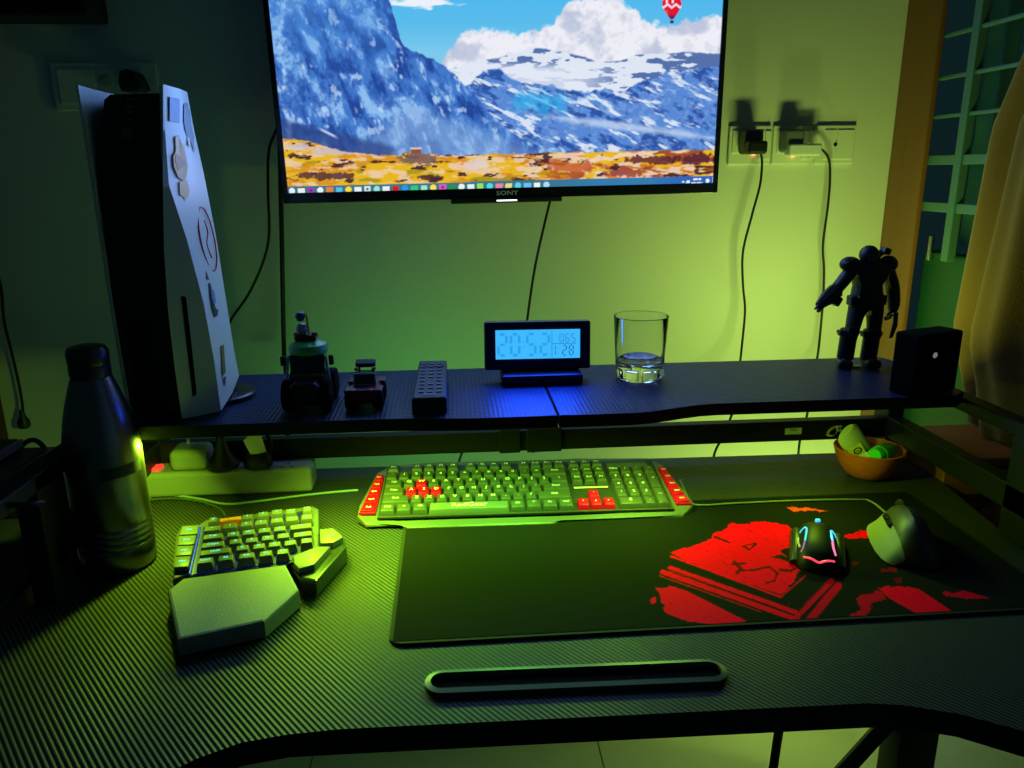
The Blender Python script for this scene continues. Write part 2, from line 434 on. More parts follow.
# screen picture
nx, ny = 620, 370
X, Z = np.meshgrid(np.linspace(-W2+bz, W2-bz, nx), np.linspace(.017, .423, ny))
P = np.stack([X, np.full_like(X, .0035), Z], -1)
mw = np.array(tv.matrix_basis); Pw = P@mw[:3, :3].T+mw[:3, 3]
px, py = proj_np(Pw)
def paint_tv(px, py):
    n1 = fbm(px/26, py/26, 5, 1); n2 = fbm(px/7, py/7, 4, 9); n3 = fbm(px/3.2, py/3.2, 2, 23)
    c = np.zeros(px.shape+(3,)); c[:] = (92, 188, 236)
    c = mixc(c, (60, 178, 236), S(40, -60, py)); c = mixc(c, (150, 212, 240), S(20, 60, py)*.6)
    # clouds
    yt = np.interp(px, [360, 440, 455, 466, 485, 513, 541, 552, 560, 569, 588, 616, 635, 644, 668, 682, 700, 722], [70, 64, 44, 33, 30, 33, 30, 24, 17, 2, -2, 0, 8, 22, 26, 22, 17, 15])
    cl = S(-3, 3, py-yt+(n2-.5)*14)
    cc = np.zeros_like(c); cc[:] = (238, 238, 246)
    cc = mixc(cc, (172, 184, 212), S(.5, .72, n1)*.75); cc = mixc(cc, (205, 210, 228), S(.5, .7, n2)*.5)
    c = c*(1-cl[..., None])+cc*cl[..., None]
    top = S(.47, .6, fbm(px/40, py/12, 4, 5)+.35-np.abs(px-425)/120-np.abs(py-4)/34)
    c = mixc(c, (235, 240, 250), top)
    # far ridge
    yr = np.interp(px, [440, 480, 504, 520, 537, 560, 585, 597, 621, 635, 649, 665, 682, 700, 722], [72, 60, 57, 51, 47.5, 51.5, 57, 62, 61, 55, 53.5, 54, 52, 53, 54])
    far = S(-1, 1, py-yr+(n2-.5)*2)
    fc = np.zeros_like(c); fc[:] = (222, 230, 244)
    rk = S(.5, .58, fbm(px/16, py/5, 4, 31)+.1*S(640, 660, px))
    fc = mixc(fc, (60, 92, 158), rk*.85)
    mist = S(60, 70, py)*S(640, 560, px)*.85
    fc = mixc(fc, (226, 232, 246), mist)
    c = c*(1-far[..., None])+fc*far[..., None]
    # middle range: rocks with snow
    ym = np.interp(px, [440, 470, 480, 485, 502, 512, 525, 545, 560, 575, 590, 605, 620, 640, 655, 670, 722], [96, 84, 74, 70, 70, 78, 83, 84, 88, 92, 92, 88, 92, 82, 78, 70, 66])
    mid = S(-1, 1.2, py-ym+(n2-.5)*6)
    mc = np.zeros_like(c); mc[:] = (88, 136, 212)
    dg = fbm((px+py*1.1)/20, (py-px*.55)/7, 5, 41)
    mc = mixc(mc, (40, 78, 160), S(.47, .62, dg)*.9); mc = mixc(mc, (224, 234, 248), S(.565, .70, fbm((px*.7+py)/17, (py-px*.5)/5, 4, 57))*.95)
    mc = mixc(mc, (150, 180, 226), S(.5, .7, n3)*.35)
    cy = S(1.05, .3, np.sqrt(((px-543-(py-103)*.9)/36)**2+((py-104)/17)**2)+(n2-.5)*1.3+(n1-.5)*.8)
    mc = mixc(mc, (52, 176, 236), cy*.7)
    band = S(6, 0, np.abs(py-(118+(px-560)*.13))+(n1-.5)*9)*S(520, 560, px); mc = mixc(mc, (196, 214, 240), band*.8)
    c = c*(1-mid[..., None])+mc*mid[..., None]
    # big left mountain
    yl = np.interp(px, [262, 386, 391, 396, 400, 405, 415, 425, 433, 445, 457, 464, 471, 478, 485, 497, 508, 522, 545, 590, 640], [-220, -12, 6, 23, 38, 48, 52, 56, 59, 66, 77, 84, 91, 99, 108, 120, 130, 140, 147, 154, 160])
    lm = S(-1, 1, py-yl+(n2-.5)*5)
    lc = np.zeros_like(c); lc[:] = (66, 120, 202)
    v = fbm((px-py*.35)/11, py/22, 5, 71); lc = mixc(lc, (150, 196, 244), S(.5, .68, v)*.9)
    lc = mixc(lc, (26, 56, 136), S(.48, .30, v)*.75); lc = mixc(lc, (200, 224, 250), S(.62, .76, fbm((px-py*.3)/6, py/11, 3, 77))*.7)
    lc = mixc(lc, (40, 76, 160), S(.5, .75, n2)*.5)
    lc = mixc(lc, (80, 150, 226), S(410, 370, px)*S(80, 20, py)*.35)
    scree = S(0, 20, py-(96+(px-410)*.35+(px < 410)*(410-px)*1.2)); lc = mixc(lc, (140, 174, 222), scree*.55)
    dk = S(0, 8, py-(116+(px-283)*.24))*S(0, 10, 400-px); lc = mixc(lc, (46, 66, 128), dk*.7)
    sn = S(2.5, 0, np.abs(py-(128+(px-318)*.5)))*S(12, 4, np.abs(px-328)); lc = mixc(lc, (200, 214, 244), sn)
    c = c*(1-lm[..., None])+lc*lm[..., None]
    # meadow
    yg = np.interp(px, [270, 283, 307, 340, 372, 400, 410, 430, 447, 500, 588, 650, 715], [136, 138, 141, 150, 155, 155.5, 152, 154, 155, 154, 152, 151, 149.5])
    g = S(-.8, .8, py-yg+(n2-.5)*3)
    gc = np.zeros_like(c); gc[:] = (232, 184, 36)
    gn = fbm(px/22, py/7, 5, 91); gn2 = fbm(px/13, py/4, 4, 113)
    right = S(480, 600, px)
    gc = mixc(gc, (206, 112, 34), S(.48, .62, gn)*(.5+.35*right)); gc = mixc(gc, (150, 140, 26), S(.56, .66, fbm(px/30, py/9, 3, 7))*(1-right)*.7)
    gc = mixc(gc, (236, 206, 186), S(.53, .62, gn2)*(.8+.1*right)); gc = mixc(gc, (150, 62, 40), S(.54, .62, fbm(px/24, py/8, 4, 151))*right*.85)
    gc = mixc(gc, (58, 28, 44), S(.63, .70, fbm(px/14, py/4.5, 4, 131)+.03*right)*.85)
    pth = S(3.2, 1, np.abs(py-(172-(px-530)*.16+(n1-.5)*16)))*S(520, 560, px); gc = mixc(gc, (240, 212, 190), pth*.9)
    for bx, by, rx, ry, col in ((418, 158, 20, 6, (120, 92, 96)), (476, 165, 15, 4.6, (222, 206, 210)), (430, 178, 14, 3, (70, 40, 50)), (570, 167, 26, 6, (196, 92, 50)), (330, 151, 26, 4, (206, 190, 196)),
                                (330, 176, 34, 4, (84, 50, 60)), (655, 160, 30, 5, (96, 40, 52)), (692, 159, 22, 6, (84, 34, 50)), (625, 172, 20, 5, (150, 70, 70)), (300, 146, 12, 4, (210, 196, 200))):
        d = np.sqrt(((px-bx)/rx)**2+((py-by)/ry)**2)+(n2-.5)*1.1+(n3-.5)*.9; gc = mixc(gc, col, S(1.05, .75, d)*.85)
    c = c*(1-g[..., None])+gc*g[..., None]
    hut = (np.abs(px-416) < 5) & (np.abs(py-151) < 2.8); c[hut] = (140, 80, 70)
    hut = (np.abs(px-416) < 5.5) & (np.abs(py-148.4) < 1.2); c[hut] = (210, 190, 190)
    # hot air balloon
    bx, by = 671.8, 6.0
    d = np.sqrt(((px-bx)/(9.8-np.clip(py-by, 0, 20)*.42))**2+((py-by)/13.5)**2); b = (d < 1) & (py < 20)
    bc = np.zeros_like(c); bc[:] = (226, 22, 52)
    zig = np.abs(py-(6+3.4*np.abs(((px-bx)/4.2) % 2-1)-1.7)); bc = mixc(bc, (250, 226, 232), S(2.0, .8, zig))
    bc = mixc(bc, (250, 232, 236), S(1.6, .6, np.abs(np.abs(px-bx+2)-3))*S(5, 2, py)); bc = mixc(bc, (226, 90, 60), S(-2, -6, px-bx)*S(8, 12, py)); bc = mixc(bc, (120, 24, 90), S(14, 17, py))
    c[b] = bc[b]
    k = (np.abs(px-672) < 1.8) & (np.abs(py-22) < 1.6); c[k] = (70, 50, 80)
    # taskbar
    tb0 = 186.4-(px-288)*.0245
    tb = py > tb0; tc = np.zeros_like(c); tc[:] = (58, 118, 136)
    tc = mixc(tc, (52, 124, 176), S(520, 620, px)); tc = mixc(tc, (44, 100, 190), S(640, 700, px))
    c[tb] = tc[tb]
    mid_ = tb0+4.6
    cols = [(230, 240, 250), (240, 240, 240), (170, 50, 190), (235, 245, 250), (226, 130, 70), (90, 190, 240), (250, 220, 60), (240, 240, 245), (205, 232, 236), (150, 232, 214), (235, 240, 245), (210, 30, 40), (40, 150, 240), (50, 200, 120),
            (160, 230, 200), (250, 225, 90), (216, 90, 200), (40, 150, 60), (235, 245, 240), (230, 240, 250), (150, 230, 90), (80, 220, 230), (235, 130, 170), (236, 220, 130), (90, 210, 240), (110, 190, 250), (240, 245, 250), (170, 220, 250)]
    for i, col in enumerate(cols):
        ix = 292+i*9.42; d = np.maximum(np.abs(px-ix)/(3.1+.5*(i % 3 == 1)), np.abs(py-mid_)/(2.5+.5*(i % 4 == 0))) if i % 3 else np.hypot(px-ix, py-mid_)/3.1
        c[tb & (d < 1)] = col
        if i in (2, 16, 8): c[tb & (np.hypot(px-ix, py-mid_) < 1.3)] = (60, 60, 90)
        if i in (2, 11): c[tb & (np.abs(px-ix) < 4) & (np.abs(py-mid_-3.6) < .6)] = (150, 220, 250)
    for x0, x1, dy, hh in ((682, 684.5, .5, .9), (686, 690, .3, 1.3), (693, 701, -1.7, .9), (691, 702.5, 1.9, .9)):
        c[tb & (px > x0) & (px < x1) & (np.abs(py-mid_-dy) < hh) & (np.sin(px*4.2) > -.85)] = (232, 242, 250)
    c[tb & (np.hypot(px-707.5, py-mid_) < 2)] = (235, 244, 250); c[tb & (np.abs(px-713) < .7) & (np.abs(py-mid_) < 4)] = (225, 235, 245)
    return c
scr = grid_obj('screen', Pw, nx, ny, to_lin(paint_tv(px, py)), 'picture', attr_mat('screen_picture', 'picture', True), tv)
bm = nb(); add_box(bm, (0, .0155+.0375, .21), (.2, .065, .2), bev=.003); obj('wall_bracket', bm, STEELBLK, tv, local=True)

# ================================================================== CORDS
def wy(pts, Y): return [ony(x, y, Y) if not isinstance(Y, (list, tuple)) else None for x, y in pts]
p = wy([(556, 186), (551, 198), (544, 226), (536, 262), (531, 292), (527, 322)], 1.31); p[0] = ony(556, 186, 1.395); p[1] = ony(551, 198, 1.39); p[2] = ony(544, 226, 1.37); p += [ony(525, 340, 1.25), Vector((ony(525, 360, 1.15).x, 1.12, .885))]
cord('hanging_cable', p, .0022, 'black cable hanging from the bottom of the television behind the clock')
p = wy([(279, 60), (279, 118), (269, 150), (268, 190), (269, 235), (262, 265), (248, 295), (231, 320)], 1.39) + [ony(222, 345, 1.30), Vector((ony(212, 370, 1.12).x, 1.11, .86))]
cord('video_cable', p, .0024, 'thin black cable bowing away from the left edge of the television towards the white console')
p = wy([(279, 60), (280, 150), (282, 250), (284, 350)], 1.40) + [ony(286, 372, 1.3), ony(288, 440, 1.2), ony(292, 470, 1.16)]
cord('trunk_cable', p, .0042, 'thick black cable falling straight from the left edge of the television behind the toy vehicle')
p = [ony(468, 440, 1.2), ony(463, 450, 1.2), ony(458, 466, 1.18), ony(452, 500, 1.16)]
cord('short_lead', [ony(470, 430, 1.2)]+p, .0022, 'short black cord seen below the shelf bar above the red and black keyboard')

# sockets right of the TV
SOCK = mat('socket_plate', (.78, .78, .74), .35)
def socket(label, x0, x1, z0=1.182, z1=1.250, kind=0):
    t = thing('wall_socket', label, 'socket', ((x0+x1)/2, WY, z0), group='wall socket plates')
    bm = nb(); add_box(bm, ((x0+x1)/2, WY-.0035, (z0+z1)/2), (x1-x0, .0075, z1-z0), bev=.0015); obj('plate', bm, SOCK, t)
    return t
s1 = socket('white wall socket plate right beside the television, holding a black plug', .512, .590, kind=1)
s2 = socket('white wall socket plate holding the pale slim charger', .594, .667)
s3 = socket('rightmost white wall socket plate with a black round socket hole and nothing plugged in', .676, .750)
for s, x in ((s1, .52), (s2, .604)):
    bm = nb(); add_box(bm, (x+.014, WY-.0085, 1.222), (.034, .003, .04), bev=.001); pl = obj('outlet_face', bm, SOCK, s)
    bm = nb()
    for dx, dz in ((0, .009), (-.006, -.004), (.006, -.004)): add_lathe(bm, [(0, 0), (.0022, 0)], (x+.017+dx, WY-.01022, 1.226+dz), 8, mtx=Matrix.Rotation(pi/2, 4, 'X'))
    obj('socket_hole', bm, BLKM, pl)
    bm = nb(); add_box(bm, (x+.05, WY-.0085, 1.216), (.012, .004, .05), bev=.001); obj('rocker_switch', bm, SOCK, s)
    bm = nb(); add_box(bm, (x+.064, WY-.0085, 1.216), (.012, .004, .05), bev=.001); obj('rocker_switch', bm, SOCK, s)
    bm = nb(); q = ony(753.5 if s is s1 else 793, 154.5 if s is s1 else 156, WY-.0102); add_box(bm, q, (.006, .004, .003), bev=.0008); obj('neon_indicator', bm, mat('neon_orange', (.9, .3, .1), .4, emit=(1, .28, .10), es=2.5), s)
bm = nb(); add_box(bm, (.7015, WY-.0085, 1.216), (.022, .003, .052), bev=.001); obj('blank_module', bm, SOCK, s3)
bm = nb(); add_box(bm, (.730, WY-.0085, 1.216), (.032, .003, .052), bev=.001); ft = obj('outlet_face', bm, SOCK, s3)
q = ony(835.5, 144.5, WY-.0102); bm = nb(); add_lathe(bm, [(0, .001), (.0032, .001), (.0036, 0)], q, 12, mtx=Matrix.Rotation(pi/2, 4, 'X')); obj('socket_hole', bm, BLKM, ft)
# plugs and chargers
pb = thing('plug', 'black plug in the socket nearest the television', 'plug', (.545, WY-.0102, 1.19))
a, b = ony(746, 141, WY-.045), ony(764, 154, WY-.045)
bm = nb(); add_box(bm, ((a.x+b.x)/2, WY-.0355, (a.z+b.z)/2), (b.x-a.x, .054, a.z-b.z), bev=.005, seg=3); obj('body', bm, BLK, pb)
a2, b2 = ony(738, 131, WY-.017), ony(758, 152, WY-.017)
bm = nb(); add_box(bm, (.545, WY-.0265, 1.222), (.034, .036, .040), bev=.006, seg=3); obj('adapter', bm, mat('grey_adapter', (.08, .09, .11), .5), pb)
pc = thing('charger', 'pale slim phone charger lying sideways in the middle wall socket', 'charger', (.61, WY-.0102, 1.19))
a, b = ony(786, 144, WY-.035), ony(817, 156, WY-.035)
bm = nb(); add_box(bm, ((a.x+b.x)/2, WY-.041, (a.z+b.z)/2), (b.x-a.x, .026, a.z-b.z), bev=.004, seg=3); obj('body', bm, WHT, pc)
bm = nb(); add_box(bm, (.620, WY-.0265, 1.222), (.034, .036, .040), bev=.006, seg=3); obj('adapter', bm, mat('grey_adapter2', (.16, .17, .2), .5), pc)
p = [ony(760, 150, WY-.04), ony(762, 162, WY-.035), ony(760, 185, WY-.035), ony(752, 215, WY-.035), ony(743, 252, WY-.035), ony(743, 285, WY-.035), ony(745, 310, WY-.04), ony(742, 345, WY-.06), ony(739, 372, WY-.12), ony(736, 400, WY-.2), ony(726, 430, WY-.2), ony(715, 452, WY-.2), ony(712, 470, WY-.2)]
cord('plug_cable', p, .0022, 'black cable hanging from the black wall plug down behind the shelf')
p = [ony(800, 149, WY-.040), ony(808, 149, WY-.040), ony(817, 149, WY-.038), ony(823, 150.5, WY-.035), ony(829, 160, WY-.035), ony(830, 178, WY-.03), ony(828, 205, WY-.03), ony(823, 245, WY-.03), ony(824, 270, WY-.03), ony(823, 300, WY-.03), ony(819, 345, WY-.04), ony(815, 370, WY-.1), ony(806, 420, WY-.12), ony(800, 440, WY-.12), ony(797, 470, WY-.12)]
cord('charging_cable', p, .0022, 'black cable curving down from the pale charger past the dark figure')
# left socket behind the console
t = thing('wall_socket', 'dim white socket plate high on the wall behind the white console', 'socket', (-.57, WY, 1.29), group='wall socket plates')
bm = nb(); add_box(bm, (-.572, WY-.0035, 1.318), (.172, .0075, .076), bev=.002); obj('plate', bm, SOCK, t)
bm = nb(); add_box(bm, (-.617, WY-.0085, 1.318), (.06, .003, .055), bev=.001); obj('rocker_switch', bm, SOCK, t)
bm = nb(); add_box(bm, (-.545, WY-.0085, 1.318), (.07, .003, .055), bev=.001); of = obj('outlet_face', bm, SOCK, t)
bm = nb(); q = ony(105, 80, WY-.0102); add_lathe(bm, [(.0, 0), (.010, 0), (.012, -.001)], q, 16, mtx=Matrix.Rotation(pi/2, 4, 'X')); obj('round_dial', bm, mat('dial_grey', (.45, .45, .43), .4), of)
t = thing('plug', 'black rounded plug in the wall behind the top of the white console', 'plug', (-.53, WY-.0102, 1.31))
a = [(124, 72), (132, 70), (138, 73), (142, 80), (146, 89), (140, 92), (126, 92), (123, 84)]
pts = [ony(x, y, WY-.03) for x, y in a]
bm = nb(); add_prism(bm, [(v.x, v.z) for v in pts], 0, .045, bev=.004, mtx=Matrix(((1, 0, 0, 0), (0, 0, -1, WY-.0076), (0, 1, 0, 0), (0, 0, 0, 1)))); obj('body', bm, BLK, t)
# black box on the wall, top left
t = thing('wall_unit', 'plain black box mounted on the wall at the upper left corner', 'box', (-.72, WY, 1.42))
q = ony(94, 18, WY-.06)
bm = nb(); add_box(bm, (q.x-.18, WY-.041, q.z+.10), (.36, .08, .2), bev=.004); obj('casing', bm, BLK, t)
bm = nb(); add_box(bm, (q.x-.18, WY-.0825, q.z+.10), (.34, .005, .18), bev=.002); obj('front_panel', bm, BLKM, t)
# cord with a plug end at the far left
t = thing('dangling_lead', 'black cord with a dangling plug end at the far left of the wall', 'cord', (-.81, 1.42, .72))
pp = [ony(-6, 262, 1.41), ony(1, 288, 1.41), ony(4, 320, 1.41), ony(11, 350, 1.41), ony(18, 380, 1.41), ony(22, 402, 1.41), ony(23, 415, 1.41)]
bm = nb(); add_tube(bm, pp, .0026, 8); obj('cord', bm, CORD, t)
bm = nb(); q = ony(23.5, 421, 1.41); add_lathe(bm, [(0, .022), (.004, .02), (.005, .01), (.0105, 0), (.0105, -.010), (.008, -.013), (0, -.013)], q, 12); obj('plug_end', bm, BLK, t)

# ================================================================== CURTAIN
t = nb(); ns, nz = 120, 40
def cur(s, z, d=0):
    # s 0..1 from the edge next to the window towards the room
    edge = np.interp(z, [.55, .78, .86, .92, 1.23, 1.34, 1.75], [1.08, 1.085, 1.12, 1.155, 1.125, 1.075, .92])
    y = edge-s*(edge-.52)
    ph = s*34+.5*sin(z*3)
    x = .797+.016*sin(ph)+.006*sin(ph*2.3+1+z*2)
    return (x-d, y, z)
vs = [[t.verts.new(cur(i/ns, 0.788+.99*k/nz)) for i in range(ns+1)] for k in range(nz+1)]
for k in range(nz):
    for i in range(ns): t.faces.new((vs[k][i], vs[k][i+1], vs[k+1][i+1], vs[k+1][i])).smooth = True
CUR = mat('curtain_cloth', srgb(116, 88, 38), .92, spec=.1, noise=.5, nscale=400, sheen=.2)
cu = obj('curtain', t, CUR, loc=(.78, .85, .788)); tag(cu, 'mustard cloth curtain hanging in folds beside the barred window', 'curtain')
md = cu.modifiers.new('thick', 'SOLIDIFY'); md.thickness = .002

# wooden ledge beside the desk
t = thing('wall_ledge', 'brown wooden ledge box on the right wall beside the desk, below the curtain', 'ledge', (.752, 1.03, .5))
BRW = wood('cabinet_wood', srgb(185, 105, 55), srgb(145, 75, 38), 25, .5, 'X')
bm = nb(); add_box(bm, (.7505, 1.035, .64), (.145, .13, .26), bev=.002); obj('carcass', bm, BRW, t)
bm = nb(); add_box(bm, (.7505, .961, .64), (.145, .018, .25), bev=.002); obj('front_board', bm, BRW, t)
bm = nb(); add_box(bm, (.7505, 1.02, .7765), (.147, .145, .014), bev=.002); obj('top_board', bm, BRW, t)
for k, (a, b, c) in enumerate((((950, 495), (965, 496), (990, 494)), ((955, 505), (970, 501), (988, 499)), ((975, 512), (985, 505), (1000, 500)))):
    cord('loose_cable', [ony(*a, .9492), ony(*b, .9492), ony(*c, .9492), ony(c[0]+30, c[1]-4, .9492)], .0018,
         ('top', 'middle', 'lowest')[k]+' of three black cables crossing in front of the brown wooden ledge', group='cables by the ledge')

# ================================================================== GAME CONSOLE
con = thing('game_console', 'white and black upright game console with stickers on its side', 'game console', (-.33, .94, SZ))
YF, YR = .872, 1.0
CW = mat('console_white', (.82, .82, .84), .35)
A = [ony(x, y, YF) for x, y in ((163, 84), (163, 130), (163, 190), (164, 250), (168, 310), (175, 370), (182, 419))]
B = [ony(x, y, YF+dy) for x, y, dy in ((164, 84.5, .002), (165, 130, .003), (169, 185, .004), (187, 240, .008), (204, 305, .012), (214, 360, .015), (221, 411, .016))]
Cc = [ony(x, y, YR) for x, y in ((187, 92), (194, 130), (204, 175), (216, 236), (226, 300), (234, 350), (239, 376))]
D = [v+(v-CAM).normalized()*.07+Vector((-.010, 0, 0)) for v in Cc]
bm = nb(); cols = []
for a, b, c, d in zip(A, B, Cc, D):
    m_ = b.lerp(c, .5)+Vector((.0025, 0, 0))
    cols.append([bm.verts.new(v) for v in (a, b, m_, c, d, d+Vector((-.006, 0, 0)), b+Vector((-.010, .012, 0)), a+Vector((-.0015, .006, 0)))])
for u, w in zip(cols, cols[1:]):
    for j in range(8): bm.faces.new((u[j], u[(j+1) % 8], w[(j+1) % 8], w[j]))
bm.faces.new(cols[0]); bm.faces.new(cols[-1][::-1])
bmesh.ops.recalc_face_normals(bm, faces=bm.faces)
for v in bm.verts: v.co.z = max(v.co.z, SZ+.001)
rp = obj('right_cover', bm, CW, con); smooth_by_angle(rp, 25)
bm = nb()
L1 = [ony(x, y, YF) for x, y in ((78, 85), (88, 150), (98, 215), (109, 290), (119, 350), (130, 412))]
L2 = [ony(x, y, YR) for x, y in ((121, 96), (124, 150), (128, 215), (134, 290), (140, 350), (147, 385))]
cols = []
for a, b in zip(L1, L2): cols.append([bm.verts.new(v) for v in (a, a.lerp(b, .5)+Vector((-.002, 0, 0)), b, b+Vector((-.006, 0, 0)), a.lerp(b, .5)+Vector((-.008, 0, 0)), a+Vector((-.003, .002, 0)))])
for u, w in zip(cols, cols[1:]):
    for j in range(6): bm.faces.new((u[j], u[(j+1) % 6], w[(j+1) % 6], w[j]))
bm.faces.new(cols[0]); bm.faces.new(cols[-1][::-1]); bmesh.ops.recalc_face_normals(bm, faces=bm.faces)
for v in bm.verts: v.co.z = max(v.co.z, SZ+.001)
lpl = obj('left_cover', bm, CW, con); smooth_by_angle(lpl, 25)
# core body
c0 = [ony(x, y, YF+.012) for x, y in ((104, 100), (110, 94.5), (160, 93), (163.5, 96), (164, 250), (170, 330), (184, 417), (140, 428), (128, 400), (112, 300), (100, 190))]
bm = nb(); add_prism(bm, [(v.x, max(v.z, SZ+.003)) for v in c0], 0, .12, bev=.0035, mtx=Matrix(((1, 0, -.36, 0), (0, 0, 1, YF+.012), (0, 1, 0, 0), (0, 0, 0, 1))))
core = obj('core', bm, mat('console_core', (.006, .006, .008), .2), con)
bm = nb(); q = ony(127, 133, YF+.011); add_box(bm, q, (.011, .003, .009), bev=.0008); ub = obj('usb_port', bm, mat('port_brown', (.10, .08, .07), .4), core); ub['label'] = 'brownish square port'
bm = nb()
for yy in (99, 107, 112, 119): q = ony(130, yy, YF+.0115); add_box(bm, q, (.007, .0015, .0022))
obj('front_marking', bm, mat('mark_grey', (.09, .09, .1), .5), core)
bm = nb(); pts = [ony(x, y, YF+dy) for x, y, dy in ((181.5, 296, .0045), (186, 297, .006), (197, 394, .008), (193, 397, .006))]
f1 = [v+Vector((0, -.0012, 0)) for v in pts]; vs = [bm.verts.new(v) for v in f1]+[bm.verts.new(v+Vector((0, .006, 0))) for v in pts]
bm.faces.new(vs[:4]); bm.faces.new(vs[4:][::-1])
for i in range(4): bm.faces.new((vs[i], vs[4+i], vs[4+(i+1) % 4], vs[(i+1) % 4]))
bmesh.ops.recalc_face_normals(bm, faces=bm.faces); obj('disc_slot', bm, BLKM, rp)
# stand
bm = nb(); q = onz(205, 395, SZ); add_lathe(bm, [(0, 0), (.044, 0), (.047, .002), (.047, .006), (.043, .008), (0, .008)], (-.302, .970, SZ), 40); obj('stand', bm, mat('stand_black', (.02, .02, .024), .25), con)
# stickers lie on the outer face of the right cover
def side_pt(x, y):
    for i in range(len(B)-1):
        for (p0, p1, p2) in ((B[i], Cc[i], Cc[i+1]), (B[i], Cc[i+1], B[i+1])):
            n_ = (p1-p0).cross(p2-p0); d = ray(x, y); k = (p0-CAM).dot(n_)/d.dot(n_); h = CAM+d*k
            if i == 0 or True:
                ok = True
                for u, v in ((p0, p1), (p1, p2), (p2, p0)):
                    if (v-u).cross(h-u).dot(n_) < -1e-9: ok = False
                if ok: return h
    p0, p1, p2 = B[3], Cc[3], Cc[4]; n_ = (p1-p0).cross(p2-p0); d = ray(x, y); return CAM+d*((p0-CAM).dot(n_)/d.dot(n_))
def sticker(poly, m, label, lift=.0032):
    bm = nb(); vs = [bm.verts.new(side_pt(x, y)+Vector((.8, -.6, 0)).normalized()*lift) for x, y in poly]
    lo = [bm.verts.new(v.co-Vector((.8, -.6, 0)).normalized()*.0004) for v in vs]
    bm.faces.new(vs); bm.faces.new(lo[::-1])
    for i in range(len(vs)): bm.faces.new((vs[i], lo[i], lo[(i+1) % len(vs)], vs[(i+1) % len(vs)]))
    bmesh.ops.triangulate(bm, faces=[f for f in bm.faces if len(f.verts) > 4]); bmesh.ops.recalc_face_normals(bm, faces=bm.faces)
    o = obj('sticker', bm, m, rp); o['label'] = label; return o
def zs(pts, x0, y0, s): return [(x0+a/s, y0+b/s) for a, b in pts]
sticker([(168, 97), (178, 99), (178, 123), (168, 121)], mat('sticker_blue', srgb(95, 130, 200), .4), 'pale blue square sticker')
sticker(zs([(95, 190), (108, 180), (120, 215), (128, 280), (138, 330), (140, 395), (125, 350), (105, 320), (94, 260)], 160, 60, 4.27), mat('sticker_navy', srgb(30, 45, 80), .4), 'dark blue jagged sticker')
sticker(zs([(58, 330), (72, 322), (82, 350), (98, 370), (104, 420), (112, 455), (104, 500), (96, 520), (70, 500), (52, 455), (50, 410), (60, 390)], 160, 60, 4.27), mat('sticker_gold', (1, .52, .10), .4), 'gold and cream blotchy sticker')
sticker(zs([(76, 520), (110, 515), (122, 575), (112, 582), (100, 600), (92, 585), (78, 575)], 160, 60, 4.27), mat('sticker_amber', (1, .45, .02), .4), 'amber lower sticker piece')
sticker(zs([(60, 400), (100, 430), (108, 445), (70, 470), (56, 430)], 160, 60, 4.27), mat('sticker_brown', (.75, .28, .01), .4), 'amber band on the gold sticker', lift=.0036)
sticker(zs([(108, 328), (118, 335), (124, 372), (112, 362)], 160, 60, 4.27), mat('sticker_cream', (1, .75, .4), .4), 'small cream sticker', lift=.0038)
# red ring sticker
bm = nb(); outer = []; cxy = (205.5, 239)
rr = [(cxy[0]+7.0*cos(a)+.20*31*sin(a)*1.0, cxy[1]+32*sin(a)) for a in np.linspace(0, 2*pi, 32, endpoint=False)]
pth = [side_pt(x, y)+Vector((.8, -.6, 0)).normalized()*.0036 for x, y in rr]; add_tube(bm, pth+[pth[0]], .0009, 6, smooth=False)
pth = [side_pt(x, y)+Vector((.8, -.6, 0)).normalized()*.0036 for x, y in ((202, 220), (206, 232), (205, 244), (210, 258))]; add_tube(bm, pth, .0007, 6)
o = obj('sticker', bm, mat('sticker_red', (.9, .01, .05), .4), rp); o['label'] = 'red ring sticker'
DRK = mat('sticker_dark', srgb(35, 45, 70), .4)
sticker([(204, 269), (207, 268), (209, 276), (208, 280), (205, 279)], DRK, 'small dark round sticker')
sticker([(207, 283), (211, 282), (215, 291), (217, 303), (216, 315), (213, 317), (210, 306), (208, 295)], DRK, 'dark oval emblem sticker')
sticker([(209, 288), (212, 290), (214, 300), (213, 306), (210, 298)], mat('sticker_pale', srgb(120, 150, 200), .4), 'pale centre of the emblem sticker', lift=.0037)
sticker([(219, 346), (222, 344), (224, 372), (221, 376)], mat('sticker_rust', srgb(120, 80, 75), .4), 'rust coloured narrow sticker')
sticker([(221.5, 377), (224.5, 376), (223.5, 386)], mat('sticker_blue2', srgb(40, 50, 150), .4), 'blue tip sticker')

# ================================================================== BOTTLE
bt = thing('water_bottle', 'brushed steel water bottle standing at the left of the desk', 'bottle', (-.385, .822, DZ))
BST = mat('brushed_steel', (.20, .20, .21), .30, metal=1)
bc = (-.385, .822, DZ)
bm = nb(); pr = [(0, .001), (.040, .001), (.0425, .004), (.043, .018)]
for k in range(4): z = .030+k*.008; pr += [(.043, z), (.0422, z+.0015), (.043, z+.003)]
pr += [(.043, .13), (.0428, .140), (.041, .158), (.037, .178), (.0315, .197), (.0265, .212), (.0235, .220), (.022, .224), (0, .224)]
pr = [(r_*.905, z_*.978) for r_, z_ in pr]; add_lathe(bm, pr, bc, 48); obj('body', bm, BST, bt)
bm = nb(); add_lathe(bm, [(0, .2197), (.0195, .2197), (.0203, .222), (.0203, .231), (.0195, .232), (.0203, .233), (.0206, .246), (.0182, .251), (.0105, .253), (0, .2532)], bc, 40); obj('cap', bm, mat('bottle_cap', (.05, .05, .06), .35, metal=.6), bt)
bm = nb(); seg = 20
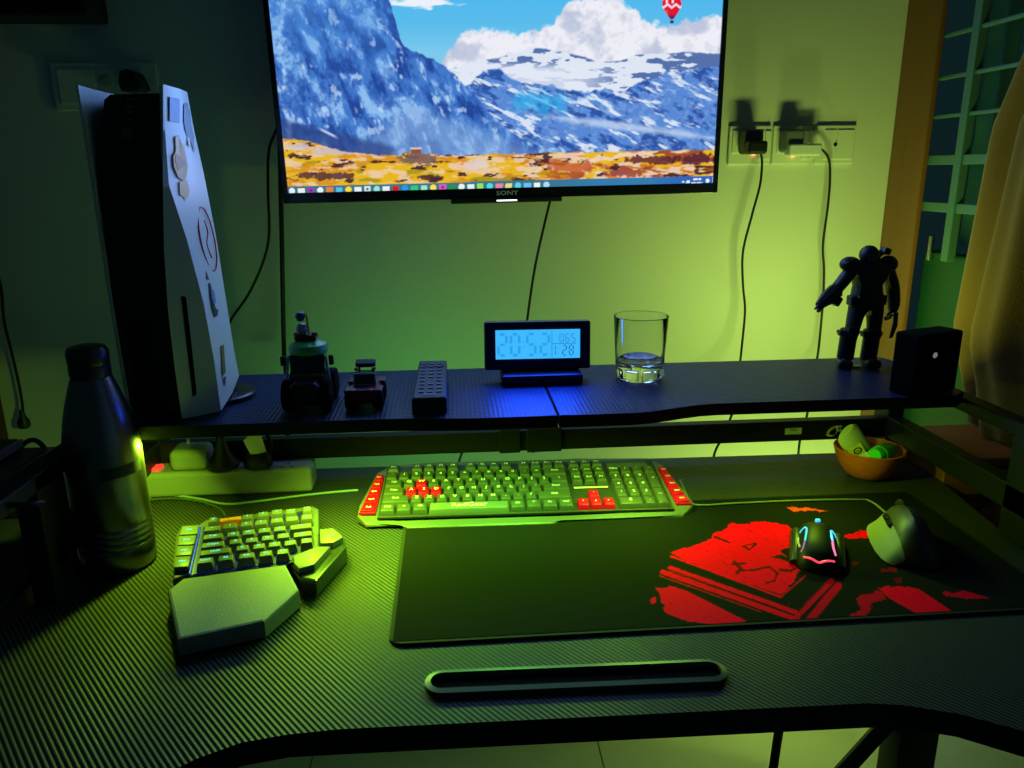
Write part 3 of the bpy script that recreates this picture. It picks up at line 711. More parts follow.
for (z0, z1) in ((.1135, .1265),):
    ring = []
    for k in range(seg+1):
        a = radians(-75+k*(70/seg)); ring.append([bm.verts.new((bc[0]+.0392*cos(a), bc[1]+.0392*sin(a), bc[2]+z)) for z in (z0, z1)])
    for u, w in zip(ring, ring[1:]): bm.faces.new((u[0], w[0], w[1], u[1])).smooth = True
for i, ch in enumerate('GOREADY'[:0]): pass
obj('printed_band', bm, mat('band_black', (.015, .015, .015), .5), bt)

# ================================================================== LEFT OF THE DESK
t = thing('side_stand', 'dark two-level stand left of the desk carrying a laptop', 'stand', (-.56, .80, 0))
bm = nb(); add_box(bm, (-.585, .80, .856), (.27, .22, .012), bev=.003); obj('upper_shelf', bm, BLK, t)
bm = nb(); add_box(bm, (-.585, .80, .765), (.27, .22, .012), bev=.003); obj('lower_shelf', bm, BLK, t)
for x in (-.71, -.46):
    for y in (.70, .90):
        bm = nb(); add_box(bm, (x, y, .425), (.014, .014, .85), bev=.002); obj('post', bm, BLK, t)
bx = thing('flat_case', 'black flat case under the closed laptop on the left stand', 'case', (-.565, .775, .8625))
bm = nb(); add_box(bm, (-.565, .775, .874), (.225, .135, .022), bev=.004, seg=3); obj('shell', bm, mat('case_grey', (.12, .12, .13), .4), bx)
bm = nb(); add_box(bm, (-.472, .7065, .873), (.008, .003, .006), bev=.001); obj('status_light', bm, mat('green_led', (.2, .9, .1), .4, emit=(.15, .8, .05), es=.6), bx)
lt = thing('laptop', 'closed dark laptop with a pink edge lying on the flat case', 'laptop', (-.575, .775, .8855))
bm = nb(); add_box(bm, (-.575, .775, .890), (.20, .115, .008), bev=.002); obj('base', bm, mat('laptop_grey', (.03, .028, .03), .4), lt)
bm = nb(); add_box(bm, (-.575, .777, .8965), (.198, .112, .004), bev=.0015); obj('lid', bm, mat('laptop_lid', (.12, .10, .11), .45), lt)
bm = nb(); add_box(bm, (-.4735, .777, .894), (.003, .112, .009), bev=.001); obj('edge_trim', bm, mat('pink_trim', (.9, .5, .7), .4), lt)
pts = [(-.60, .86, .862+.0045), (-.55, .80, .772), (-.50, .75, .777)]
cl = []
for k in range(40):
    a = k/40*2*pi*2.5; r_ = 1-.1*(k//16); cl.append((-.515+.032*cos(a)*r_, .742+.014*sin(a)*r_, .7735+.0008*k/4))
cord('coiled_cable', cl, .0022, 'coil of pale cable on the lower level of the left stand', mat('pale_cable', (.5, .52, .5), .5))
cord('loose_cable', [ony(-10, 506, .69), ony(12, 505, .69), ony(30, 505, .69), ony(44, 503, .70)], .003, 'black cable stretched across the gap under the laptop')
cord('arched_cable', [ony(18, 452, .86), ony(25, 443, .86), ony(34, 440, .86), ony(42, 445, .86), ony(46, 452, .86)], .0028, 'black cable arching behind the closed laptop')

# ================================================================== POWER STRIP
GRN = mat('strip_plastic', (.30, .32, .29), .4)
ps = thing('power_strip', 'long pale extension strip behind the steel bottle with a red switch', 'power strip', (-.315, 1.02, DZ))
bm = nb(); add_box(bm, (-.318, 1.022, DZ+.0185), (.236, .046, .036), bev=.006, seg=3); obj('housing', bm, GRN, ps)
bm = nb(); q = ony(154, 476.5, 1.01); add_box(bm, (q.x, 1.018, DZ+.0375), (.017, .02, .006), bev=.002); rs = obj('rocker_switch', bm, mat('red_switch', (.9, .05, .03), .3, emit=(1, .03, .02), es=1.3), ps); rs['label'] = 'glowing red switch'
for px_ in (220, 253, 288):
    q = ony(px_, 474, 1.01); bm = nb()
    for dx, dy in ((0, .009), (-.007, -.006), (.007, -.006)): add_lathe(bm, [(0, .0003), (.0022, .0003)], (q.x+dx, 1.02+dy-.008, DZ+.0367), 8)
    obj('outlet', bm, BLKM, ps)
for px_ in (163, 201, 236, 268):
    q = ony(px_, 474, 1.0); bm = nb(); add_box(bm, (q.x, 1.022, DZ+.0366), (.0008, .035, .0006)); obj('seam', bm, mat('seam_grey', (.2, .2, .2), .6), ps)
ad = thing('power_adapter', 'pale boxy adapter plugged into the strip next to the red switch', 'adapter', (-.365, 1.02, DZ+.037))
a, b = ony(169, 470, 1.0), ony(207, 470, 1.0)
bm = nb(); add_box(bm, ((a.x+b.x)/2, 1.022, DZ+.052), (b.x-a.x, .044, .030), bev=.009, seg=4); obj('body', bm, GRN, ad)
bm = nb(); q = ony(187, 455, 1.02); add_tube(bm, [(q.x, 1.03, DZ+.066), (q.x, 1.035, DZ+.09), (q.x-.004, 1.03, DZ+.11), (q.x-.01, 1.0, DZ+.13)], .0022, 8); obj('lead', bm, mat('pale_lead', (.5, .55, .5), .5), ad)
pg = thing('plug', 'black cone shaped plug in the middle of the power strip', 'plug', (-.30, 1.02, DZ+.037))
q = ony(222, 465, 1.01)
bm = nb(); add_lathe(bm, [(0, 0), (.021, 0), (.0215, .005), (.016, .012), (.0095, .024), (.006, .036), (.0045, .052), (0, .052)], (q.x, 1.015, DZ+.0375), 24); obj('body', bm, BLK, pg)
bm = nb(); add_tube(bm, [(q.x, 1.015, DZ+.088), (q.x+.003, 1.02, DZ+.10), (q.x, 1.03, DZ+.115), (q.x-.02, 1.04, DZ+.126)], .003, 8); obj('lead', bm, CORD, pg)
pg = thing('plug', 'black domed plug with a paper tag on its cord in the power strip', 'plug', (-.255, 1.02, DZ+.037))
q = ony(258, 468, 1.01)
t2 = nb(); add_lathe(t2, [(0, 0), (.019, 0), (.0195, .006), (.017, .014), (.011, .0195), (0, .021)], (q.x, 1.015, DZ+.0375), 24); obj('body', t2, BLK, pg)
bm = nb(); add_tube(bm, [(q.x+.013, 1.018, DZ+.048), (q.x+.018, 1.022, DZ+.065), (q.x+.006, 1.03, DZ+.09), (q.x-.004, 1.035, DZ+.118)], .0028, 8); obj('lead', bm, CORD, pg)
tg = [ony(x, y, 1.005) for x, y in ((243, 441), (250, 434), (260, 434), (266, 452), (251, 456))]
bm = nb(); add_prism(bm, [(v.x, v.z) for v in tg], 0, .0012, mtx=Matrix(((1, 0, 0, 0), (0, 0, 1, 1.006), (0, 1, 0, 0), (0, 0, 0, 1)))); obj('paper_tag', bm, mat('paper', (.8, .82, .7), .7), pg)
p = [(ony(140, 500, .97).x, .97, DZ+.003)]
p = [onz(x, y, DZ+.0022) for x, y in ((140, 499), (158, 496), (178, 496), (200, 499), (225, 504), (252, 502), (290, 497), (325, 493), (358, 490))]
cord('usb_cable', p, .0017, 'pale usb cable running from the power strip to the red and black keyboard', mat('green_cable', (.3, .42, .36), .5))

# ================================================================== FULL KEYBOARD
kb = thing('keyboard', 'full-size black keyboard with red arrow and letter keys', 'keyboard', (-.127, .883, DZ), radians(-1.62))
def kz(v): return .0115+.115*v
out = [(0, .012), (.013, -.004), (.056, -.004), (.064, -.013), (.243, -.013), (.254, -.004), (.408, -.004), (.425, .012), (.425, .03), (.412, .118), (.396, .142), (.31, .146), (.292, .142), (.272, .146), (.12, .146), (.1, .142), (.03, .142), (.012, .118), (0, .03)]
bm = nb(); add_prism(bm, out, .003, 0, bev=.003, ztop=lambda x, y: kz(y)-(.005 if y < 0 else 0)); kbb = obj('case', bm, KBBASE, kb, local=True)
bm = nb()
for x, y in ((.03, .01), (.395, .01), (.03, .13), (.395, .13)): add_box(bm, (x, y, .002), (.02, .008, .0035))
obj('foot_pads', bm, BLK, kb, local=True)
bm = nb(); add_prism(bm, [(.026, .002), (.398, .002), (.398, .1335), (.026, .1335)], .01, 0, ztop=lambda x, y: kz(y)+.0006); obj('key_bed', bm, mat('key_bed', (.03, .03, .03), .5), kb, local=True)
SL = math.atan(.115)
def key_bm(w, d, h, legend, lsize=.0048, inset=.0018, pos=None):
    bm = nb(); t = nb()
    b_ = [(-w/2, -d/2), (w/2, -d/2), (w/2, d/2), (-w/2, d/2)]; i_ = inset
    t_ = [(-w/2+i_, -d/2+i_*1.3), (w/2-i_, -d/2+i_*1.3), (w/2-i_, d/2-i_*.6), (-w/2+i_, d/2-i_*.6)]
    lo = [t.verts.new((x, y, 0)) for x, y in b_]; hi = [t.verts.new((x, y, h)) for x, y in t_]
    t.faces.new(lo[::-1]); f = t.faces.new(hi)
    for k in range(4): t.faces.new((lo[k], lo[(k+1) % 4], hi[(k+1) % 4], hi[k]))
    bmesh.ops.bevel(t, geom=list(f.edges), offset=.0007, segments=1, affect='EDGES'); merge(bm, t)
    if legend: add_text(bm, legend, lsize, Matrix.Translation((0, d*.12, h+.0002)) if pos is None else Matrix.Translation((*pos, h+.0002)), 1)
    return bm
U = .01635; RP = .0207
def put_key(name, u0, v0, w, rows, legend, mats, lsize=.0058, h=.0068, pos=None):
    w_ = w*U; d_ = rows*RP
    b = key_bm(w_-.0012, d_-.0014, h, legend, lsize, pos=pos)
    u, v = u0+w_/2, v0+d_/2
    bmesh.ops.rotate(b, matrix=Matrix.Rotation(SL, 3, 'X'), verts=b.verts, cent=(0, 0, 0))
    bmesh.ops.translate(b, vec=(u, v, kz(v)+.0004), verts=b.verts)
    return obj(name, b, mats, kb, local=True)
rows = [
 [('Ctrl', 1.25), ('+', 1.25), ('Alt', 1.25), ('RedGear', 6.25), ('Alt', 1.25), ('*', 1.25), ('Fn', 1.25), ('Ctrl', 1.25)],
 [('Shift', 2.25)]+[(c, 1) for c in 'ZXCVBNM,./']+[('Shift', 2.75)],
 [('Caps', 1.75)]+[(c, 1) for c in "ASDFGHJKL;'"]+[('Enter', 2.25)],
 [('Tab', 1.5)]+[(c, 1) for c in 'QWERTYUIOP[]']+[('\\', 1.5)],
 [(c, 1) for c in '`1234567890-=']+[('Back', 2)]]
U0 = .0275; V0 = .0045
km, rm = [KEYM, LEGEND], [REDM, LEGEND]
spacem = [mat('space_plastic', (.12, .12, .12), .4), LEGEND]
for r_, row in enumerate(rows):
    u = U0
    for s, w in row:
        red = (r_ == 2 and s in 'ASD') or (r_ == 3 and s == 'W')
        if s == 'RedGear': put_key('space_bar', u, V0+r_*RP, w, 1, s, spacem, .0125, pos=(0, .0015))
        else:
            o = put_key('red_key' if red else 'key', u, V0+r_*RP, w, 1, s, rm if red else km, .0050 if len(s) > 1 else .0080)
            if red: o['label'] = 'red letter key'
        u += w*U
u = U0; put_key('key', u, V0+5*RP+.003, 1, .9, 'Esc', km, .0054)
for g in range(3):
    for k in range(4): put_key('key', U0+(2+g*4.5+k)*U, V0+5*RP+.003, 1, .9, 'F%d' % (g*4+k+1), km, .0056)
N0 = U0+15*U+.0036
for k, s in enumerate(('Prt', 'Scr', 'Pau')): put_key('key', N0+k*U, V0+5*RP+.003, 1, .9, s, km, .0048)
for k, s in enumerate(('Ins', 'Hm', 'Pu')): put_key('key', N0+k*U, V0+4*RP, 1, 1, s, km, .0050)
for k, s in enumerate(('Del', 'End', 'Pd')): put_key('key', N0+k*U, V0+3*RP, 1, 1, s, km, .0050)
for (k, r_, s) in ((0, 0, '<'), (1, 0, 'v'), (2, 0, '>'), (1, 1, '^')):
    o = put_key('red_key', N0+k*U, V0+r_*RP, 1, 1, s, rm, .005); o['label'] = 'red arrow key'
P0 = N0+3*U+.0036
npd = [[('0', 2, 1), ('.', 1, 1)], [('1', 1, 1), ('2', 1, 1), ('3', 1, 1)], [('4', 1, 1), ('5', 1, 1), ('6', 1, 1)], [('7', 1, 1), ('8', 1, 1), ('9', 1, 1)], [('Nm', 1, 1), ('/', 1, 1), ('*', 1, 1), ('-', 1, 1)]]
for r_, row in enumerate(npd):
    u = P0
    for s, w, hh in row: put_key('key', u, V0+r_*RP, w, hh, s, km, .0072); u += w*U
put_key('key', P0+3*U, V0, 1, 2, 'Ent', km, .0036); put_key('key', P0+3*U, V0+2*RP, 1, 2, '+', km, .0072)
bm = nb(); add_prism(bm, [(P0+.002, V0+5*RP+.006), (P0+4*U-.006, V0+5*RP+.006), (P0+4*U-.006, V0+5.9*RP), (P0+.002, V0+5.9*RP)], .02, 0, ztop=lambda x, y: kz(y)+.0022, bev=.0006); obj('indicator_panel', bm, mat('panel_gloss', (.08, .08, .08), .2), kb, local=True)
bm = nb(); add_prism(bm, [(N0+.002, V0+2.55*RP), (N0+3*U-.002, V0+2.55*RP), (N0+3*U-.002, V0+2.7*RP), (N0+.002, V0+2.7*RP)], .02, 0, ztop=lambda x, y: kz(y)+.0022); obj('divider_line', bm, LEGEND, kb, local=True)
for side in (0, 1):
    if side == 0: q = [(.002, .012), (.0225, .012), (.0245, .108), (.0135, .108)]
    else: q = [(.4035, .012), (.423, .012), (.4115, .108), (.401, .108)]
    bm = nb(); add_prism(bm, q, .012, 0, ztop=lambda x, y: kz(y)+.002, bev=.0012); ms = obj('macro_strip', bm, REDM, kb, local=True); ms['label'] = 'red strip of five extra keys'
    for k in range(5):
        f0, f1 = k/5+.02, (k+1)/5-.02
        def lp_(a, b, f): return (a[0]+(b[0]-a[0])*f, a[1]+(b[1]-a[1])*f)
        a0, a1, b0, b1 = lp_(q[0], q[3], f0), lp_(q[0], q[3], f1), lp_(q[1], q[2], f0), lp_(q[1], q[2], f1)
        poly = [(a0[0]+.002, a0[1]), (b0[0]-.002, b0[1]), (b1[0]-.002, b1[1]), (a1[0]+.002, a1[1])]
        bm = nb(); add_prism(bm, poly, .015, 0, ztop=lambda x, y: kz(y)+.0042, bev=.0006)
        cx_ = sum(v[0] for v in poly)/4; cy_ = sum(v[1] for v in poly)/4
        add_text(bm, 'G%d' % (5-k), .0058, Matrix.Translation((cx_, cy_, kz(cy_)+.0046)), 1)
        obj('macro_key', bm, [REDM, LEGEND], ms, local=True)

# ================================================================== ONE-HANDED KEYPAD
kp = thing('gaming_keypad', 'one-handed gaming keypad with slanted palm rest at the left of the desk', 'keypad', (-.225, .78, DZ))
def Zp(poly, z): return [tuple(onz(x, y, z)[:2]) for x, y in poly]
def z5(pts): return [(160+a/5.12, 500+b/5.12) for a, b in pts]
plate = z5([(235, 100), (780, 30), (812, 45), (812, 245), (660, 320), (640, 336), (150, 388), (195, 130)])
bm = nb(); add_prism(bm, Zp(plate, .772), DZ+.003, .772, bev=.002); obj('case', bm, KBBASE, kp)
lcol = z5([(110, 128), (205, 120), (150, 375), (65, 405), (70, 330), (85, 180)])
bm = nb(); add_prism(bm, Zp(lcol, .770), DZ+.003, .770, bev=.002); obj('side_wing', bm, mat('wing_dark', (.05, .05, .05), .4), kp)
bm = nb(); a = onz(*z5([(207, 135)])[0], .7735); b = onz(*z5([(152, 378)])[0], .7735); add_tube(bm, [a, b], .0009, 6, smooth=False); le = obj('light_strip', bm, mat('blue_led', (.02, .05, .5), .4, emit=(.03, .10, 1.0), es=.45), kp); le['label'] = 'blue glowing strip'
bed = z5([(222, 140), (770, 50), (790, 230), (655, 318), (170, 380)])
bm = nb(); add_prism(bm, Zp(bed, .7728), .768, .7728); obj('key_bed', bm, mat('bed_blue', (.01, .012, .05), .5, emit=(.01, .03, .35), es=.10), kp)
ax = (onz(*z5([(755, 45)])[0], .78)-onz(*z5([(270, 100)])[0], .78)); ang = atan2(ax.y, ax.x)
KPK = mat('keypad_key', (.13, .13, .13), .45)
def kkey(cx, cy, w, leg, d=.0150, name='key', mats=None, h=.0085, zb=.7732):
    ctr = onz(160+cx/5.12, 500+cy/5.12, zb+h); tt = (ctr-CAM).dot(FW); ww = w/5.12*tt/FPX
    b = key_bm(ww, d, h, leg, .0062, .0016); bmesh.ops.rotate(b, matrix=Matrix.Rotation(ang, 3, 'Z'), verts=b.verts, cent=(0, 0, 0))
    bmesh.ops.translate(b, vec=(ctr.x, ctr.y, zb), verts=b.verts); return obj(name, b, mats or [KPK, CYL], kp)
for row in ([(272, 100, 52, 'E'), (445, 85, 62, '3'), (525, 72, 62, '4'), (597, 60, 62, '5'), (668, 56, 60, '6'), (752, 44, 50, '7')],
            [(267, 145, 88, '~'), (358, 132, 78, '1'), (440, 122, 70, '2'), (515, 114, 70, '3'), (597, 104, 70, '4'), (675, 95, 70, '5'), (750, 86, 64, '6')],
            [(270, 186, 104, 'Tab'), (372, 175, 70, 'Q'), (452, 165, 70, 'W'), (533, 155, 70, 'E'), (612, 147, 70, 'R'), (720, 135, 118, 'T')],
            [(270, 228, 118, 'Caps'), (385, 212, 70, 'A'), (468, 205, 70, 'S'), (550, 194, 70, 'D'), (630, 183, 70, 'F'), (730, 175, 102, 'G')],
            [(282, 264, 158, 'Shift'), (420, 245, 70, 'Z'), (505, 237, 70, 'X'), (585, 227, 70, 'C'), (666, 219, 70, 'V'), (750, 208, 66, 'B')],
            [(230, 310, 84, 'Ctrl'), (335, 297, 84, 'M'), (442, 285, 86, 'Alt'), (540, 274, 74, 'G'), (627, 264, 68, 'H')]):
    for cx, cy, w, s in row: kkey(cx, cy, w, s)
o = kkey(360, 96, 112, '', d=.011, name='orange_key', mats=[mat('orange_plastic', (.85, .22, .03), .4)]); o['label'] = 'wide orange bar key'
for k, poly in enumerate(([(115, 135), (200, 128), (190, 172), (100, 178)], [(98, 184), (186, 179), (174, 224), (90, 230)], [(88, 236), (172, 231), (160, 278), (80, 284)], [(78, 290), (158, 285), (146, 338), (70, 344)])):
    bm = nb(); add_prism(bm, Zp(z5(poly), .7765), .7705, .7765, bev=.001)
    c_ = [sum(v[i] for v in Zp(z5(poly), .7765))/4 for i in (0, 1)]
    add_text(bm, 'M%d' % (k+1), .006, Matrix.Translation((*c_, .7768)), 1); obj('macro_key', bm, [KPK, CYL], kp)
palm = [(167.5, 590), (183, 578.5), (286, 565), (299, 589), (264, 618.5), (177, 636.5)]
bm = nb(); add_prism(bm, Zp(palm, .772), DZ+.002, 0, bev=.003, ztop=lambda x, y: .769+.035*(y-.63)); obj('palm_rest', bm, mat('palm_rubber', (.24, .24, .24), .55, noise=.35, nscale=900), kp)
tb_ = z5([(812, 148), (895, 140), (945, 192), (955, 240), (800, 415), (715, 400), (660, 322), (690, 285), (800, 238)])
bm = nb(); add_prism(bm, Zp(tb_, .770), DZ+.003, .770, bev=.003); th = obj('thumb_module', bm, mat('thumb_dark', (.035, .035, .04), .2), kp)
for poly, s in (([(818, 148), (885, 142), (925, 172), (935, 190), (885, 218), (820, 220)], 'O'), ([(678, 285), (760, 256), (805, 236), (872, 236), (790, 328), (712, 350), (684, 322)], 'o')):
    bm = nb(); add_prism(bm, Zp(z5(poly), .777), .7705, .777, bev=.0015); c_ = [sum(v[i] for v in Zp(z5(poly), .777))/len(poly) for i in (0, 1)]
    add_text(bm, s, .006, Matrix.Translation((*c_, .7774)), 1); obj('thumb_key', bm, [KPK, CYL], th)
p = [onz(x, y, DZ+.0022) for x, y in ((140, 500.5), (170, 498.5), (195, 500.5), (214, 506), (222, 511), (226, 516))]
cord('keypad_cable', p, .0016, 'thin dark cable running from the keypad back to the power strip', mat('dark_cable', (.08, .1, .09), .5))

# ================================================================== MOUSE PAD
nx, ny = 560, 250
PX0, PX1, PY0, PY1 = -.069, .605, .630, .918
MP = tag(bpy.data.objects.new('mouse_pad', None), 'long black mouse pad with a red brush-stroke print', 'mouse pad'); C.objects.link(MP)
MP.location = ((PX0+PX1)/2, (PY0+PY1)/2, DZ); MP.matrix_basis = Matrix.Translation(MP.location)
def rrect(x0, x1, y0, y1, r, n=6):
    o = []
    for cx, cy, a0 in ((x1-r, y1-r, 0), (x0+r, y1-r, 90), (x0+r, y0+r, 180), (x1-r, y0+r, 270)):
        for k in range(n+1): a = radians(a0+90*k/n); o.append((cx+r*cos(a), cy+r*sin(a)))
    return o
bm = nb(); add_prism(bm, rrect(PX0, PX1, PY0, PY1, .012), DZ+.0003, DZ+.003, bev=.001); obj('rubber_base', bm, mat('pad_edge', (.018, .018, .018), .8, spec=.2), MP)
X, Y = np.meshgrid(np.linspace(PX0+.004, PX1-.004, nx), np.linspace(PY0+.004, PY1-.004, ny))
Pp = np.stack([X, Y, np.full_like(X, DZ+.0034)], -1); px, py = proj_np(Pp)
def paint_pad(px, py):
    n1 = fbm(px/9, py/5, 4, 3); n2 = fbm(px/3, py/2, 3, 8)
    qx, qy = px+(n1-.5)*7+(n2-.5)*4, py+(n1-.5)*4+(n2-.5)*2.4
    c = np.zeros(px.shape+(3,)); c[:] = (22, 22, 22)
    RED = (255, 0, 44)
    def cv(pts, x0=640, y0=500, s=4.655): return [(x0+a/s, y0+b/s) for a, b in pts]
    def fill(poly, col=RED, rough=True, f=1.0):
        m = inpoly(qx if rough else px, qy if rough else py, poly).astype(float)*f; return mixc(c, col, m)
    c = fill(cv([(145, 245), (240, 215), (330, 185), (345, 150), (400, 130), (430, 106), (480, 116), (560, 98), (615, 105), (690, 118), (705, 190), (660, 245), (700, 275), (745, 330), (700, 400), (655, 440), (520, 396), (340, 334), (230, 295)]))
    c = fill(cv([(345, 165), (420, 195), (415, 200), (340, 175)]), (60, 14, 18)); c = fill(cv([(470, 215), (540, 197), (548, 206), (510, 236)]), (70, 12, 18), False)
    c = fill(cv([(490, 214), (530, 205), (512, 226)]), RED, False)
    c = fill(cv([(600, 262), (660, 255), (700, 270), (720, 300), (690, 290), (650, 275)]), (44, 20, 20))
    # dark curling strokes
    for pts, w in (([(440, 290), (470, 320), (450, 340)], 14), ([(470, 330), (530, 325), (600, 310), (640, 340), (625, 375), (590, 385)], 9), ([(430, 300), (490, 295)], 10), ([(655, 325), (700, 330), (720, 320)], 12)):
        pp_ = cv(pts)
        for (x0, y0), (x1, y1) in zip(pp_, pp_[1:]):
            L2_ = (x1-x0)**2+(y1-y0)**2; tt = np.clip(((px-x0)*(x1-x0)+(py-y0)*(y1-y0))/L2_, 0, 1)
            d = np.hypot(px-x0-tt*(x1-x0), (py-y0-tt*(y1-y0))*1.3)+(n2-.5)*2.4; c = mixc(c, (84, 12, 20), S(w/4.655*.9, w/4.655*.35, d)*.9)
    # chevron stripes
    def seg(a, b, w, col=RED, f=1.0):
        nonlocal c
        (x0, y0), (x1, y1) = cv([a, b]); L2_ = (x1-x0)**2+(y1-y0)**2; tt = np.clip(((px-x0)*(x1-x0)+(py-y0)*(y1-y0))/L2_, 0, 1)
        d = np.hypot(px-x0-tt*(x1-x0), py-y0-tt*(y1-y0))+(n2-.5)*1.3*(1-.6*tt); c = mixc(c, col, S(w/4.655*.55, w/4.655*.4, d)*f)
    seg((145, 262), (655, 452), 9); seg((655, 452), (770, 352), 9, f=.8)
    seg((140, 318), (735, 528), 26); seg((105, 335), (740, 560), 24); seg((130, 322), (735, 540), 5, (30, 14, 14))
    seg((735, 535), (890, 378), 30, f=.85); seg((790, 560), (920, 400), 42, f=.85); seg((745, 556), (905, 392), 5, (30, 14, 14)); seg((735, 520), (860, 392), 4, (30, 14, 14))
    seg((90, 352), (560, 520), 5, f=.8); seg((690, 490), (700, 480), 6, f=.5)
    c = fill(cv([(80, 412), (140, 400), (230, 430), (330, 480), (430, 530), (490, 560), (470, 590), (330, 580), (200, 560), (120, 525), (95, 455)]))
    c = fill(cv([(52, 455), (75, 452), (78, 482), (55, 485)]))
    def c2(pts): return cv(pts, 640, 490, 2.667)
    c = fill(c2([(635, 262), (690, 255), (745, 265), (850, 335), (825, 347), (740, 330), (670, 292)])); c = fill(c2([(575, 290), (640, 268), (660, 285), (625, 300), (600, 345), (555, 335), (590, 318)]), f=.8)
    c = fill(c2([(640, 212), (690, 203), (680, 216), (645, 220)]), f=.5); c = fill(c2([(810, 272), (880, 272), (940, 292), (870, 288), (815, 284)]), f=.8)
    c = fill(c2([(545, 124), (600, 108), (640, 108), (620, 124), (560, 132)])); c = fill(cv([(690, 38), (780, 36), (870, 50), (780, 52), (710, 52)]), (236, 60, 24))
    c = fill(c2([(565, 195), (585, 192), (580, 208)]), f=.4); c = fill(c2([(675, 235), (695, 232), (698, 246), (680, 246)]), f=.4)
    # dry-brush gaps
    rb = fbm((px+py*2.2)/16, (py*2.2-px)/2.2, 3, 19); red = (c[..., 0] > 150); c = np.where((red & (rb > .75))[..., None], c*.8, c)
    return c
grid_obj('printed_cloth', Pp, nx, ny, to_lin(paint_pad(px, py)), 'print', attr_mat('pad_print', 'print', False, .9), MP)

# ================================================================== MICE
ms = thing('gaming_mouse', 'black gaming mouse with glowing cyan and pink strips on the red print', 'mouse', (.395, .765, DZ+.0035))
z0 = DZ+.0036; ma = radians(-24)
MS_ = .90
def mloc(u, v, z=0):
    u, v, z = u*MS_, v*MS_, z*MS_
    return Vector((.402+u*cos(ma)-v*sin(ma), .757+u*sin(ma)+v*cos(ma), z0+z))
MS_ = .82
def msec(v, w, h, du=0): c_ = mloc(du, v, .002); return (c_, mloc(du+w, v, .002)-c_, (0, 0, h))
bm = nb(); add_loft(bm, [msec(-.055, .012, .008), msec(-.050, .022, .014), msec(-.038, .028, .021), msec(-.015, .030, .0255), msec(.010, .027, .0265), msec(.030, .025, .025), msec(.046, .026, .021), msec(.055, .022, .013)])
obj('shell', bm, mat('mouse_black', (.006, .006, .008), .5, spec=.2), ms)
for s in (-1, 1):
    bm = nb(); add_loft(bm, [((mloc(s*.027, v, .001)), mloc(s*.027+.009, v, 0)-mloc(s*.027, v, 0), (0, 0, h)) for v, h in ((-.040, .006), (-.02, .013), (.012, .017), (.035, .016), (.048, .010))]); obj('side_grip', bm, BLK, ms)
CYE = mat('led_cyan', (.05, .3, .4), .3, emit=(.06, .52, .75), es=1.3); PKE = mat('led_pink', (.5, .1, .3), .3, emit=(.9, .18, .42), es=1.2)
RDE = mat('led_red', (.6, .05, .1), .3, emit=(1, .06, .12), es=1.1)
def msurf(f, v, up=.0004):     # a point on the shell: f = share of the half width
    vs_ = (-.055, -.050, -.038, -.015, .010, .030, .046, .055)
    w_ = np.interp(v, vs_, (.012, .022, .028, .030, .027, .025, .026, .022)); h_ = np.interp(v, vs_, (.008, .014, .021, .0255, .0265, .025, .021, .013))
    return mloc(f*w_, v, .002)+Vector((0, 0, h_*(1-abs(f)**2.4)**(1/2.4)+up))
def led(pts, r, m, lab):
    bm = nb(); add_tube(bm, [msurf(*p_) for p_ in pts], r, 6, n=6); o = obj('light_strip', bm, m, ms); o['label'] = lab
led([(-.93, .010), (-.88, .020), (-.68, .022), (-.58, .012), (-.57, -.004), (-.60, -.020)], .0011, CYE, 'cyan glowing strip')
led([(-.61, -.022), (-.70, -.033), (-.80, -.039)], .0009, mat('led_violet', (.3, .1, .3), .3, emit=(.45, .15, .35), es=.7), 'dim violet glowing strip')
led([(.93, .016), (.78, .022), (.62, .018), (.57, .002), (.56, -.014)], .0014, CYE, 'cyan glowing strip')
led([(.56, -.016), (.62, -.029), (.74, -.039)], .0013, PKE, 'pink glowing strip')
led([(-.80, -.046), (-.45, -.0505), (0, -.053), (.45, -.0505), (.80, -.046)], .0012, RDE, 'red glowing tail strip')
bm = nb(); q = mloc(0, .050, .019); add_lathe(bm, [(0, -.004), (.009, -.004), (.011, -.002), (.011, .002), (.009, .004), (0, .004)], q-Vector((0, 0, .003)), 20, mtx=Matrix.Rotation(ma, 4, 'Z') @ Matrix.Rotation(pi/2, 4, 'Y')); obj('scroll_wheel', bm, BLK, ms)
bm = nb(); q = mloc(0, .048, .029); add_box(bm, q, (.0055, .004, .0045), bev=.001); obj('wheel_light', bm, CYE, ms)
bm = nb()
for k in range(9):
    q = msurf(-.93+.012*k, .010-k*.0045, .0006); add_box(bm, q, (.0016, .0022, .0016))
o = obj('grip_dots', bm, mat('dot_pale', (.6, .6, .35), .5, emit=(.5, .5, .2), es=.25), ms); o['label'] = 'column of pale dots'

em = thing('ergonomic_mouse', 'tall dark ergonomic mouse right of the glowing mouse', 'mouse', (.50, .77, DZ+.0035))
ea = radians(-18)
def eloc(u, v, z=0):
    u, v, z = u*.88, v*.88, z*.9
    return Vector((.508+u*cos(ea)-v*sin(ea), .765+u*sin(ea)+v*cos(ea), z0+z))
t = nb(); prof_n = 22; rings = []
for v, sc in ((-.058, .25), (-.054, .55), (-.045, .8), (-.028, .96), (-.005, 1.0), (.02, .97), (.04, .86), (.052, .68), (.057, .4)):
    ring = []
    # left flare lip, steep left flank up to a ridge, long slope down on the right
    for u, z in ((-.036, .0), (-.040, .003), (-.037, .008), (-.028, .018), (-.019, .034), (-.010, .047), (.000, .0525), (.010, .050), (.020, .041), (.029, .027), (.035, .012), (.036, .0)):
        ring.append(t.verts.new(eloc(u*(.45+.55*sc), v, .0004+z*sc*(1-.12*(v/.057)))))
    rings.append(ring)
m_ = len(rings[0])
